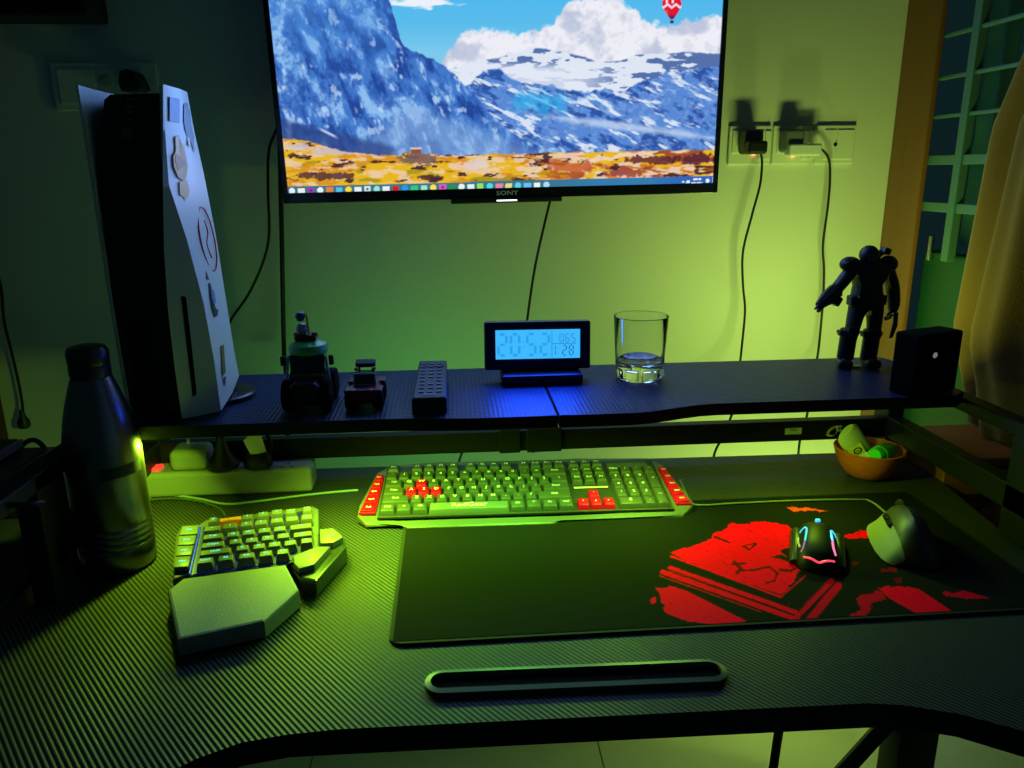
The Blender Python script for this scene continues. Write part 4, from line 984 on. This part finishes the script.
for a, b in zip(rings, rings[1:]):
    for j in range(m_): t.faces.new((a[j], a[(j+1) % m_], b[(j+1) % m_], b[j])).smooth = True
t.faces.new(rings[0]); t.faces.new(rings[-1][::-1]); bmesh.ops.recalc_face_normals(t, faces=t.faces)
o = obj('shell', t, [mat('mouse_grey', (.02, .02, .02), .5), mat('mouse_flank_lit', (.20, .20, .19), .5)], em)  # second material: light on the left flank painted as a paler grey
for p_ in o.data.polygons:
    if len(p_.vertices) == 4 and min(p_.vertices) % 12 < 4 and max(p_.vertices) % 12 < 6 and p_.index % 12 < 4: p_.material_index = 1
bm = nb()
for dv in (.012, -.006): add_box(bm, eloc(-.0205, dv, .033), (.006, .014, .006), rot=Matrix.Rotation(ea, 3, 'Z') @ Matrix.Rotation(radians(-55), 3, 'Y'), bev=.0015)
obj('side_buttons', bm, BLKG, em)
bm = nb(); q = eloc(.001, .036, .0395); add_lathe(bm, [(0, -.003), (.008, -.003), (.0095, 0), (.008, .003), (0, .003)], q, 18, mtx=Matrix.Rotation(pi/2, 4, 'Y')); obj('scroll_wheel', bm, BLK, em)
bm = nb(); add_box(bm, eloc(0, .057, .0225), (.006, .006, .004), bev=.001); obj('front_light', bm, mat('yellow_dot', (.8, .8, .2), .4, emit=(.6, .6, .15), es=.8), em)
p = [eloc(0, .056, .012)]+[onz(x, y, DZ+.0052) for x, y in ((872, 502), (855, 499.5), (800, 500.5), (740, 503), (700, 505))]+[onz(690, 500, DZ+.003), onz(680, 480, DZ+.003)]
cord('mouse_cable', p, .0013, 'thin cable running from the ergonomic mouse along the rear edge of the mouse pad', mat('mouse_cord', (.16, .17, .14), .5))

# ================================================================== BOWL
bw = thing('wooden_bowl', 'round brown wooden bowl holding small bottles at the rear right of the desk', 'bowl', (.577, .985, DZ))
WB = wood('bowl_wood', srgb(240, 118, 55), srgb(195, 78, 30), 90, .45, 'X')
bcx, bcy = .584, .984
bm = nb(); add_lathe(bm, [(0, .0008), (.024, .0008), (.031, .006), (.0395, .018), (.0455, .033), (.048, .042), (.0462, .043), (.0425, .033), (.0365, .020), (.028, .010), (0, .007)], (bcx, bcy, DZ), 48); obj('body', bm, WB, bw)
def orient(base, direction, side=(0, 0, 1)):
    z = Vector(direction).normalized(); x = Vector(side).cross(z).normalized(); y = z.cross(x)
    m = Matrix((x, y, z)).transposed().to_4x4(); m.translation = Vector(base); return m
PALE = mat('pale_bottle', (.86, .88, .72), .35)
b1 = thing('squeeze_tube', 'pale flat bottle leaning out of the wooden bowl towards the left', 'bottle', (.575, 1.0, DZ+.01))
bs0 = Vector((.590, 1.0, DZ+.016)); tip = ony(846, 431, .985); d_ = (tip-bs0); Lg = d_.length
mt = orient(bs0, d_, (0, -1, 0.3))
def ell_loft(bm, secs, mtx, seg=28, mi=0):
    t = nb(); rings = []
    for rx, ry, z in secs: rings.append([t.verts.new(mtx @ Vector((rx*cos(2*pi*j/seg), ry*sin(2*pi*j/seg), z))) for j in range(seg)])
    for a, b in zip(rings, rings[1:]):
        for j in range(seg): t.faces.new((a[j], a[(j+1) % seg], b[(j+1) % seg], b[j])).smooth = True
    t.faces.new(rings[0][::-1]); t.faces.new(rings[-1]); bmesh.ops.recalc_face_normals(t, faces=t.faces); merge(bm, t, mi)
bm = nb(); ell_loft(bm, [(.010, .009, 0), (.016, .012, .006), (.0175, .012, .02), (.0185, .011, Lg*.7), (.0178, .009, Lg*.92), (.013, .006, Lg)], mt); obj('body', bm, PALE, b1)
bm = nb()
for k in range(3): add_text(bm, ('- - - -', '- - -', '- - - - -')[k], .006, mt @ Matrix.Translation((0, .0115, Lg*.85-.006*k)) @ Matrix.Rotation(-pi/2, 4, 'X'))
bb = thing('small_box', 'small yellow carton with a black oval mark in the wooden bowl', 'box', (.555, .975, DZ+.02))
q = ony(856, 451, .980); bm = nb(); rm_ = Matrix.Rotation(radians(-28), 3, 'Y') @ Matrix.Rotation(radians(-20), 3, 'X')
add_box(bm, q, (.021, .008, .018), rot=rm_, bev=.0006); obj('carton', bm, mat('yellow_card', (.8, .72, .22), .6), bb)
mt2 = Matrix.Translation(q) @ rm_.to_4x4() @ Matrix.Translation((.001, -.0046, .000)) @ Matrix.Rotation(pi/2, 4, 'X')
bm = nb(); t = nb(); rr_ = []
for k in range(24): a = 2*pi*k/24; rr_.append([t.verts.new(mt2 @ Vector((r_*1.35*cos(a), r_*sin(a), 0))) for r_ in (.0046, .0031)])
for k in range(24): u, w = rr_[k], rr_[(k+1) % 24]; t.faces.new((u[0], w[0], w[1], u[1]))
merge(bm, t); add_text(bm, 'oo', .005, mt2); obj('oval_mark', bm, BLK, bb)
b2 = thing('lotion_bottle', 'small bottle with a bright green cap lying in the wooden bowl', 'bottle', (.595, .98, DZ+.03))
q = ony(874, 456, .952); q2 = ony(892, 452, .985)
mt = orient(q, q2-q)
bm = nb(); add_lathe(bm, [(0, 0), (.0095, 0), (.0105, .0015), (.0115, .014), (0, .014)], (0, 0, 0), 28, mtx=mt); o = obj('cap', bm, mat('green_cap', (.04, .72, .10), .35), b2); o['label'] = 'bright green cap'
bm = nb(); add_lathe(bm, [(0, .014), (.013, .0142), (.0145, .02), (.0145, .046), (.010, .05), (0, .05)], (0, 0, 0), 28, mtx=mt); obj('body', bm, mat('green_bottle', (.03, .35, .08), .3), b2)
b3 = thing('small_box', 'pale rounded pack tucked under the green-capped bottle in the bowl', 'box', (.565, .965, DZ+.03))
q = ony(866, 458, .962); bm = nb(); add_box(bm, q, (.016, .012, .010), rot=Matrix.Rotation(radians(-35), 3, 'Y'), bev=.002); obj('pack', bm, PALE, b3)

# ================================================================== ON THE SHELF
# clock
ck = thing('digital_clock', 'digital desk clock with a glowing blue display reading 20:52', 'clock', (.1145, 1.02, SZ))
tl, trr, bl, br_ = ony(483, 322.5, 1.0), ony(590, 321, 1.0), ony(485, 370, 1.0), ony(592.5, 368, 1.0)
cc = (tl+trr+bl+br_)/4; wd = (trr-tl).length; ht = (tl-bl).length
tilt = radians(-6)
mk = Matrix.Translation(cc) @ Matrix.Rotation(radians(.4), 4, 'Y') @ Matrix.Rotation(tilt, 4, 'X')
bm = nb(); add_box(bm, (0, .010, 0), (wd, .02, ht), bev=.003, seg=3); bmesh.ops.transform(bm, matrix=mk, verts=bm.verts); obj('housing', bm, mat('clock_black_bluelit', (.012, .014, .07), .3), ck)  # blue glow of the display is put into the housing's base colour
dw, dh = wd*.795, ht*.60; dx, dz = 0, ht*.03
bm = nb(); add_box(bm, (dx, -.0004, dz), (dw, .001, dh)); bmesh.ops.transform(bm, matrix=mk, verts=bm.verts)
dp = obj('display', bm, mat('lcd_blue', (.0, .0, .0), .4, emit=srgb(62, 186, 255), es=1), ck)
SEGS = {'0': 'abcdef', '1': 'bc', '2': 'abged', '5': 'afgcd', '8': 'abcdefg', '6': 'afgecd', '4': 'fgbc', '3': 'abgcd'}
def digit(bm, ch, x, z, w, h, th):
    for s in SEGS[ch]:
        if s in 'agd': cz = {'a': h/2, 'g': 0, 'd': -h/2}[s]; add_box(bm, (x, -.0013, z+cz), (w-th*1.4, .0006, th))
        else:
            cx = w/2 if s in 'bc' else -w/2; cz = h/4 if s in 'bf' else -h/4; add_box(bm, (x+cx, -.0013, z+cz), (th, .0006, h/2-th*1.1))
bm = nb()
for ch, fx in (('2', -.42), ('0', -.27), ('5', -.08), ('2', .08)): digit(bm, ch, dx+fx*dw, dz, dw*.095, dh*.72, .0034)
for s in (-1, 1): add_box(bm, (dx-.172*dw, -.0013, dz+s*dh*.1), (.002, .0006, .002))
bmesh.ops.transform(bm, matrix=mk, verts=bm.verts); obj('time_digits', bm, mat('lcd_mid', (0, 0, 0), .5, emit=srgb(46, 158, 236), es=1), dp)
bm = nb()
digit(bm, '1', dx+.19*dw, dz-dh*.22, dw*.035, dh*.34, .0011)
for ch, fx in (('2', .315), ('8', .395)): digit(bm, ch, dx+fx*dw, dz-dh*.22, dw*.045, dh*.34, .0016)
for ch, fx in (('0', .28), ('6', .35), ('5', .42)): digit(bm, ch, dx+fx*dw, dz+dh*.2, dw*.04, dh*.28, .0009)
add_box(bm, (dx+.165*dw, -.0013, dz), (.0007, .0006, dh*.9)); add_box(bm, (dx+.31*dw, -.0013, dz+.01*dh), (dw*.28, .0006, .0007))
bmesh.ops.transform(bm, matrix=mk, verts=bm.verts); obj('date_digits', bm, mat('lcd_dark', (0, 0, 0), .5, emit=srgb(34, 118, 190), es=1), dp)
bm = nb(); a, b = onz(500, 378, SZ), onz(578, 376, SZ); add_box(bm, ((a.x+b.x)/2, 1.0, SZ+.0075), (b.x-a.x, .05, .014), bev=.003); obj('stand', bm, BLK, ck)
# tumbler
gl = tag(bpy.data.objects.new('whisky_tumbler', None), 'clear glass tumbler with a thick faceted base on the shelf', 'glass'); C.objects.link(gl)
gx, gy = .2515, 1.0; gl.location = (gx, gy, SZ); gl.matrix_basis = Matrix.Translation(gl.location)
GLS = mat('clear_glass', (1, 1, 1), .0, trans=1, ior=1.48)
bm = nb(); add_lathe(bm, [(0, .0006), (.028, .0006), (.0305, .004), (.0315, .016), (.0330, .022), (.0338, .035), (.0368, .086), (.0362, .0868), (.0356, .086), (.0322, .036), (.0305, .026), (.022, .0215), (0, .0205)], (gx, gy, SZ), 40)
o = obj('vessel', bm, GLS, gl)
bm = nb()
for k in range(8):
    a = 2*pi*k/8+.2; add_box(bm, (gx+.0298*cos(a), gy+.0298*sin(a), SZ+.010), (.006, .020, .015), rot=Matrix.Rotation(a, 3, 'Z'), bev=.003)
obj('base_facets', bm, GLS, gl)
# remote
rc = thing('remote_control', 'dark slim television remote lying on the shelf left of the clock', 'remote', (-.03, .94, SZ))
bm = nb(); xl0, xr0, xl1, xr1 = -.051, -.0105, -.047, -.010
add_prism(bm, [(xl0, .868), (xr0, .868), (xr1, 1.012), (xl1, 1.012)], SZ+.0005, 0, bev=.003, ztop=lambda x, y: SZ+.020+.010*(y-.868)/.144, seg=3)
obj('body', bm, mat('remote_body', (.03, .03, .036), .5, spec=.3), rc)
def rz_(y): return SZ+.0204+.010*(y-.868)/.144
rb_m = mat('remote_button', (.10, .10, .12), .5)
for r_ in range(9):
    for k in range(3):
        if r_ in (3,) and k == 1: continue
        y = .888+r_*.0135; x = -.0405+k*.0105
        bm = nb(); add_box(bm, (x, y, rz_(y)-.0001), (.0062, .0056, .0012), bev=.0003); obj('button', bm, rb_m, rc)
bm = nb(); y = .989; add_box(bm, (-.029, y-.004, rz_(y)-.0001), (.032, .0012, .0014)); obj('divider_line', bm, mat('line_pale', (.35, .35, .4), .5), rc)
bm = nb(); add_text(bm, 'SONY', .0055, Matrix.Translation((-.031, .8775, rz_(.8775)+.0006))); obj('brand_lettering', bm, mat('line_pale2', (.4, .4, .45), .5), rc)

# toy car
tcx, tcy = -.109, .918
tc_ = thing('toy_car', 'small dark red toy car with a black roof wing next to the remote', 'toy car', (tcx, tcy, SZ))
DR = mat('toy_red', (.22, .01, .03), .3)
bm = nb(); add_box(bm, (tcx, tcy, SZ+.0175), (.036, .062, .018), bev=.005, seg=3); add_box(bm, (tcx, tcy-.022, SZ+.022), (.022, .018, .009), bev=.003)
obj('body', bm, DR, tc_)
for sx in (-1, 1):
    for sy in (-1, 1):
        bm = nb(); add_lathe(bm, [(0, -.006), (.009, -.006), (.0112, -.004), (.0112, .004), (.009, .006), (0, .006)], (tcx+sx*.0165, tcy+sy*.021, SZ+.0115), 20, mtx=Matrix.Rotation(pi/2, 4, 'Y')); obj('wheel', bm, BLKM, tc_)
        bm = nb(); add_box(bm, (tcx+sx*.0165, tcy+sy*.021, SZ+.0245), (.012, .022, .004), bev=.0015); obj('fender', bm, DR, tc_)
bm = nb(); add_prism(bm, [(-.012, -.010), (.012, -.010), (.0105, .010), (-.0105, .010)], 0, .013, mtx=Matrix.Translation((tcx, tcy+.004, SZ+.0265))); obj('cabin', bm, mat('toy_glass', (.03, .07, .1), .15), tc_)
TQ = mat('toy_turquoise', (.12, .45, .55), .4)
bm = nb(); zc = SZ+.0265
fp = [Vector((tcx+x, tcy-.0072, zc+z)) for x, z in ((-.013, 0), (-.012, .0135), (.012, .0135), (.013, 0), (-.013, 0))]
for a, b in zip(fp, fp[1:]): add_tube(bm, [a, b], .0011, 6, smooth=False)
obj('windscreen_frame', bm, TQ, tc_)
bm = nb(); add_box(bm, (tcx-.0005, tcy+.018, SZ+.047), (.024, .010, .006), rot=Matrix.Rotation(radians(25), 3, 'X'), bev=.001); add_box(bm, (tcx-.008, tcy+.016, SZ+.038), (.002, .003, .012)); add_box(bm, (tcx+.008, tcy+.016, SZ+.038), (.002, .003, .012)); obj('rear_wing', bm, BLK, tc_)
bm = nb()
for x in (-.011, .010): add_box(bm, (tcx+x, tcy+.008, SZ+.0425), (.005, .006, .004), bev=.001)
obj('roof_lamps', bm, mat('toy_dull_red', (.5, .08, .06), .4), tc_)
# toy truck
trx, try_ = -.176, .925
tt = thing('toy_truck', 'toy off-road truck with green roof and a rider figure on top', 'toy truck', (trx, try_, SZ))
bm = nb(); add_box(bm, (trx, try_-.002, SZ+.022), (.040, .080, .026), bev=.005); add_box(bm, (trx, try_-.030, SZ+.030), (.030, .030, .016), bev=.004); obj('chassis', bm, mat('toy_black', (.01, .01, .012), .45), tt)
for sx in (-1, 1):
    for sy in (-1, 1):
        bm = nb(); add_lathe(bm, [(0, -.0075), (.013, -.0075), (.0185, -.006), (.0192, -.003), (.0192, .003), (.0185, .006), (.013, .0075), (0, .0075)], (trx+sx*.0215, try_+sy*.026, SZ+.0195), 24, mtx=Matrix.Rotation(pi/2, 4, 'Y')); obj('wheel', bm, BLKM, tt)
bm = nb(); ell = [(-.0205, -.018), (.0205, -.018), (.018, .02), (-.018, .02)]
add_prism(bm, ell, 0, .029, mtx=Matrix.Translation((trx, try_+.006, SZ+.036)), bev=.002); obj('cab', bm, mat('toy_cab', (.02, .035, .06), .2), tt)
bm = nb(); add_box(bm, (trx, try_-.012, SZ+.0395), (.038, .012, .006), bev=.002); obj('hood_panel', bm, mat('toy_green_dim', (.06, .16, .06), .4), tt)
for sx in (-1, 1):
    bm = nb(); add_tube(bm, [(trx+sx*.0255, try_-.014, SZ+.034), (trx+sx*.0215, try_-.012, SZ+.064)], .0016, 6, smooth=False)
    obj('cab_pillar', bm, mat('toy_grey', (.35, .36, .4), .4), tt)
bm = nb(); ell_loft(bm, [(.0235, .026, 0), (.0245, .027, .004), (.022, .024, .010), (.014, .015, .0135)], Matrix.Translation((trx, try_+.004, SZ+.0655))); obj('roof', bm, mat('toy_green', (.05, .45, .10), .35), tt)
for sx in (-1, 1):
    bm = nb(); add_box(bm, (trx+sx*.0285, try_-.012, SZ+.058), (.006, .004, .012), bev=.0015); obj('side_mirror', bm, BLK, tt)
ry = try_+.004
bm = nb(); add_box(bm, (trx-.002, ry, SZ+.0835), (.026, .016, .007), bev=.002); rd = obj('rider', bm, mat('toy_rider', (.10, .02, .02), .5), tt)
bm = nb(); add_lathe(bm, [(0, -.0075), (.005, -.006), (.0075, 0), (.005, .006), (0, .0075)], (trx-.006, ry, SZ+.0935), 14); obj('helmet', bm, mat('toy_helmet', (.28, .30, .36), .3), rd)
bm = nb(); add_lathe(bm, [(0, -.0062), (.004, -.005), (.0062, 0), (.004, .005), (0, .0062)], (trx-.007, ry, SZ+.1085), 14); obj('ball', bm, mat('toy_navy', (.03, .05, .12), .4), rd)
bm = nb(); add_tube(bm, [(trx+.002, ry, SZ+.086), (trx+.0005, ry, SZ+.111)], .0013, 6, smooth=False); add_tube(bm, [(trx+.0005, ry, SZ+.111), (trx-.006, ry, SZ+.113)], .001, 6, smooth=False); o = obj('pole', bm, mat('toy_orange', (.6, .28, .03), .4), rd); o['label'] = 'thin orange pole'
bm = nb()
for dx_, c_ in ((-.013, 0), (.008, 0), (.011, 0)): add_box(bm, (trx+dx_, ry-.006, SZ+.088), (.004, .004, .005), bev=.001)
obj('rider_hands', bm, mat('toy_dull_red', (.5, .08, .06), .4), rd)

# dark panel box at the shelf's right end
bx = thing('speaker_box', 'plain black square box with a small white emblem on the right end of the shelf', 'box', (.592, .897, SZ), radians(20))
bm = nb(); add_box(bm, (0, 0, .0395), (.079, .035, .078), bev=.003); obj('casing', bm, BLKM, bx, local=True)
bm = nb(); add_lathe(bm, [(0, 0), (.0035, 0), (.0045, -.0006)], (-.009, -.0186, .0515), 6, mtx=Matrix.Rotation(pi/2, 4, 'X') @ Matrix.Scale(1.15, 4, (1, 0, 0))); o = obj('emblem', bm, mat('emblem_white', (.75, .72, .68), .4, emit=(.3, .3, .26), es=.5), bx, local=True); o['label'] = 'small white emblem'
bm = nb(); add_box(bm, (0, -.0177, .0395), (.072, .0012, .071), bev=.0004); obj('front_grille', bm, BLKM, bx, local=True)

# action figure (skinned body + armour)
fg = thing('action_figure', 'dark armoured toy figure standing with one arm stretched out on the shelf', 'toy figure', (.575, 1.03, SZ))
FM = mat('figure_dark', (.018, .02, .026), .45)
FY = 1.03
def fp_(x, y, dy=0): v = ony(x, y, FY); return Vector((v.x, FY+dy, v.z))
J = {'pel': (866, 300, 0), 'spine': (867, 285, 0), 'chest': (869, 272, 0), 'neck': (868, 262, -.002),
     'shL': (852, 268, -.002), 'elL': (839, 282, -.008), 'wrL': (825, 294, -.016), 'haL': (817, 300, -.02),
     'shR': (887, 268, 0), 'elR': (894, 287, .004), 'wrR': (893, 305, -.002), 'haR': (890, 314, -.004),
     'hiL': (857, 306, 0), 'knL': (850.5, 331, -.004), 'anL': (846, 357, .002), 'toL': (839, 365, -.012),
     'hiR': (876, 306, 0), 'knR': (872, 332, -.004), 'anR': (868.5, 358, .002), 'toR': (866, 367, -.014)}
RAD = {'pel': .0185, 'spine': .020, 'chest': .0235, 'neck': .009, 'shL': .0115, 'elL': .0105, 'wrL': .0095, 'haL': .0065, 'shR': .0125, 'elR': .0115, 'wrR': .0105, 'haR': .0065,
       'hiL': .0150, 'knL': .0115, 'anL': .0095, 'toL': .006, 'hiR': .0150, 'knR': .0115, 'anR': .0095, 'toR': .006}
EDG = [('pel', 'spine'), ('spine', 'chest'), ('chest', 'neck'), ('chest', 'shL'), ('shL', 'elL'), ('elL', 'wrL'), ('wrL', 'haL'), ('chest', 'shR'), ('shR', 'elR'), ('elR', 'wrR'), ('wrR', 'haR'),
       ('pel', 'hiL'), ('hiL', 'knL'), ('knL', 'anL'), ('anL', 'toL'), ('pel', 'hiR'), ('hiR', 'knR'), ('knR', 'anR'), ('anR', 'toR')]
names = list(J); pos = [fp_(*J[k]) for k in names]
for i, k in enumerate(names):
    if k in ('toL', 'toR'): pos[i].z = SZ+.0065
    if k in ('anL', 'anR'): pos[i].z = max(pos[i].z, SZ+.013)
off = Vector(fg.location)
me = bpy.data.meshes.new('body'); me.from_pydata([tuple(v-off) for v in pos], [(names.index(a), names.index(b)) for a, b in EDG], [])
bo = bpy.data.objects.new('body', me); C.objects.link(bo); bo.parent = fg
md = bo.modifiers.new('skin', 'SKIN'); me.materials.append(FM)
for i, k in enumerate(names):
    sv = me.skin_vertices[0].data[i]; sv.radius = (RAD[k], RAD[k]*.85); sv.use_root = (k == 'pel')
sd = bo.modifiers.new('sub', 'SUBSURF'); sd.levels = 1; sd.render_levels = 2
def blob(bm, c, r, sx=1, sy=1, sz=1, seg=14):
    t = nb(); bmesh.ops.create_uvsphere(t, u_segments=seg, v_segments=seg//2+2, radius=r); bmesh.ops.scale(t, vec=(sx, sy, sz), verts=t.verts); bmesh.ops.translate(t, vec=c, verts=t.verts)
    for f in t.faces: f.smooth = True
    merge(bm, t)
bm = nb(); c_ = fp_(868, 255, -.003); blob(bm, c_, .0138, .95, 1.05, 1.0); add_box(bm, c_+Vector((0, -.010, -.004)), (.013, .008, .012), bev=.003); hm = obj('helmet', bm, FM, fg)
bm = nb(); add_box(bm, c_+Vector((0, -.0125, .001)), (.012, .002, .003), bev=.0008); obj('visor', bm, mat('visor_blue', (.03, .05, .09), .15), hm)
bm = nb(); c_ = fp_(849, 264, -.003); blob(bm, c_, .0125, 1.15, 1.1, .85); add_box(bm, c_+Vector((-.004, -.004, .004)), (.016, .014, .005), rot=Matrix.Rotation(radians(-25), 3, 'Y'), bev=.0015); obj('shoulder_plate', bm, FM, fg)
bm = nb(); c_ = fp_(888, 264, 0); blob(bm, c_, .012, 1.1, 1.1, 1.0); obj('shoulder_plate', bm, FM, fg)
bm = nb(); a = fp_(878, 262, .004); b = fp_(880, 255, .004); c_ = fp_(886, 251, .002); add_tube(bm, [a, b, c_], [.004, .0045, .004], 8); add_box(bm, c_, (.010, .016, .009), rot=Matrix.Rotation(radians(20), 3, 'Y'), bev=.002); obj('shoulder_cannon', bm, FM, fg)
bm = nb(); add_box(bm, fp_(869, 272, -.011), (.032, .014, .024), bev=.005); add_box(bm, fp_(867, 288, -.008), (.024, .016, .008), bev=.003); obj('chest_plate', bm, FM, fg)
bm = nb(); add_box(bm, fp_(866, 297, -.003), (.036, .026, .009), bev=.003); add_box(bm, fp_(850, 300, -.004), (.008, .016, .014), bev=.002); add_box(bm, fp_(880, 299, -.004), (.008, .016, .014), bev=.002); obj('belt', bm, FM, fg)
for x, y in ((847, 342), (870, 343)):
    bm = nb(); a, b = fp_(x+1.5, y-13, -.003), fp_(x-2, y+16, 0); add_tube(bm, [a, a.lerp(b, .3), b], [.0125, .0115, .0115], 10); add_box(bm, fp_(x+1.5, y-12, -.012), (.014, .006, .012), bev=.002)
    for dx_ in (-1, 1): add_box(bm, fp_(x+1+dx_*8, y-9, 0), (.004, .012, .008), rot=Matrix.Rotation(radians(dx_*20), 3, 'Y'), bev=.001)
    obj('shin_guard', bm, FM, fg)
for x, y, dx_ in ((842, 366, -5), (868, 367, -2)):
    bm = nb(); c_ = fp_(x, y, -.006); c_.z = SZ+.0065; add_box(bm, c_, (.019, .034, .012), rot=Matrix.Rotation(radians(dx_*4), 3, 'Z'), bev=.004); obj('boot', bm, FM, fg)
# forearm blade-gun and hands with fingers
bm = nb(); a, b = fp_(832, 289, -.012), fp_(811, 303, -.024); add_tube(bm, [a, a.lerp(b, .5), b], [.011, .0105, .006], 8); add_tube(bm, [b, fp_(806, 306, -.026)], [.003, .0012], 6, smooth=False)
add_box(bm, fp_(829, 298, -.014), (.018, .016, .014), rot=Matrix.Rotation(radians(28), 3, 'Y'), bev=.003); obj('arm_gauntlet', bm, FM, fg)
def hand(name, w, d, n_, sgn):
    bm = nb(); w = Vector(w); d = Vector(d).normalized()
    for k in range(4):
        o_ = w+Vector((0, (k-1.5)*.0026, 0)); l_ = (.0085, .010, .0095, .0075)[k]
        add_tube(bm, [o_, o_+d*l_*.55, o_+d*l_*.8+Vector(n_)*.002, o_+d*l_*.9+Vector(n_)*.0048], [.0017, .0016, .0014, .001], 6, n=3)
    o_ = w+Vector((0, -.004, .003)); add_tube(bm, [o_, o_+Vector(n_)*.004+d*.001, o_+Vector(n_)*.006+d*.004], [.0019, .0017, .0012], 6, n=3)
    obj(name, bm, FM, fg)
hand('fingers', fp_(889, 313, -.004), (-.35, 0, -1), (-1, 0, -.1), 1)
hand('fingers', fp_(816, 303, -.02), (-1, -.3, -.55), (0, 0, -1), -1)
bm = nb(); a = fp_(893, 314, -.006); b = fp_(889.5, 337, -.006); add_prism(bm, [(0, 0), (.0065, .002), (.0075, -.018), (.003, -.034), (-.002, -.036), (.001, -.012)], -.001, .001, mtx=frame(a+Vector((-.003, 0, .002)), (1, 0, 0), (0, 0, 1))); obj('blade', bm, FM, fg)
bm = nb(); c_ = fp_(850, 369, -.006); add_box(bm, (c_.x, c_.y-.002, SZ+.0015), (.022, .008, .0022), bev=.0006); obj('base_peg', bm, mat('peg_clear', (.4, .45, .5), .3), fg)

# ================================================================== LIGHTS
def area(name, loc, rot, sx, sy, power, col, spread=180):
    d = bpy.data.lights.new(name, 'AREA'); d.shape = 'RECTANGLE'; d.size = sx; d.size_y = sy; d.energy = power; d.color = col; d.spread = radians(spread)
    o = bpy.data.objects.new(name, d); C.objects.link(o); o.location = loc; o.rotation_euler = rot; return o
def point(name, loc, power, col, r=.02):
    d = bpy.data.lights.new(name, 'POINT'); d.energy = power; d.color = col; d.shadow_soft_size = r
    o = bpy.data.objects.new(name, d); C.objects.link(o); o.location = loc; return o
LIME = (.46, 1.0, .02); GREEN = (.20, 1.0, .05)
# LED strip under the front of the shelf
for x, w, pw, col, ry in ((-.325, .014, 1.0, LIME, 50), (-.22, .03, .26, LIME, -32), (-.17, .03, .54, LIME, -25), (-.12, .03, .58, LIME, -20), (-.07, .03, .42, (.24, 1, .03), -15), (.06, .10, .60, GREEN, 0), (.22, .10, .74, (.38, 1, .04), 0), (.42, .03, .32, LIME, -15)):
    area('shelf_led', (x, .868, SZ-.023), (radians(-12), radians(ry), 0), w, .008, pw, col, 160)
# end of the strip behind the right end of the desk, facing the wall
area('desk_rear_led', (.60, 1.11, .38), (radians(105), 0, radians(-10)), .10, .10, 2.4, (.60, 1.0, .13))
area('wall_fill_light', (.60, 1.10, .868), (radians(140), 0, radians(-6)), .14, .03, 1.15, (.66, 1.0, .15))  # unseen lamp added to even out the brightness of the wall
area('desk_rear_led', (-.02, 1.12, .735), (radians(90), 0, 0), .3, .02, .30, (.15, 1, .15))
# light given off by the screens
o = area('screen_light', tv.matrix_basis @ Vector((0, -.003, .22)), (radians(90), 0, 0), 2*W2-.03, .38, 3.3, (.20, .40, 1.0))
o.matrix_world = tv.matrix_basis @ Matrix.Translation((0, -.003, .22)) @ Matrix.Rotation(radians(-90), 4, 'X')
o = area('clock_light', cc, (0, 0, 0), dw, dh, .5, (.01, .06, 1.0)); o.matrix_world = mk @ Matrix.Translation((dx, -.004, dz)) @ Matrix.Rotation(radians(-90), 4, 'X')
w = bpy.data.worlds.new('night'); SC.world = w; w.use_nodes = True
w.node_tree.nodes['Background'].inputs[0].default_value = (.08, .28, .30, 1); w.node_tree.nodes['Background'].inputs[1].default_value = .045
SC.view_settings.view_transform = 'Standard'; SC.view_settings.look = 'None'; SC.view_settings.exposure = 0; SC.view_settings.gamma = 1
SC.view_settings.use_curve_mapping = False
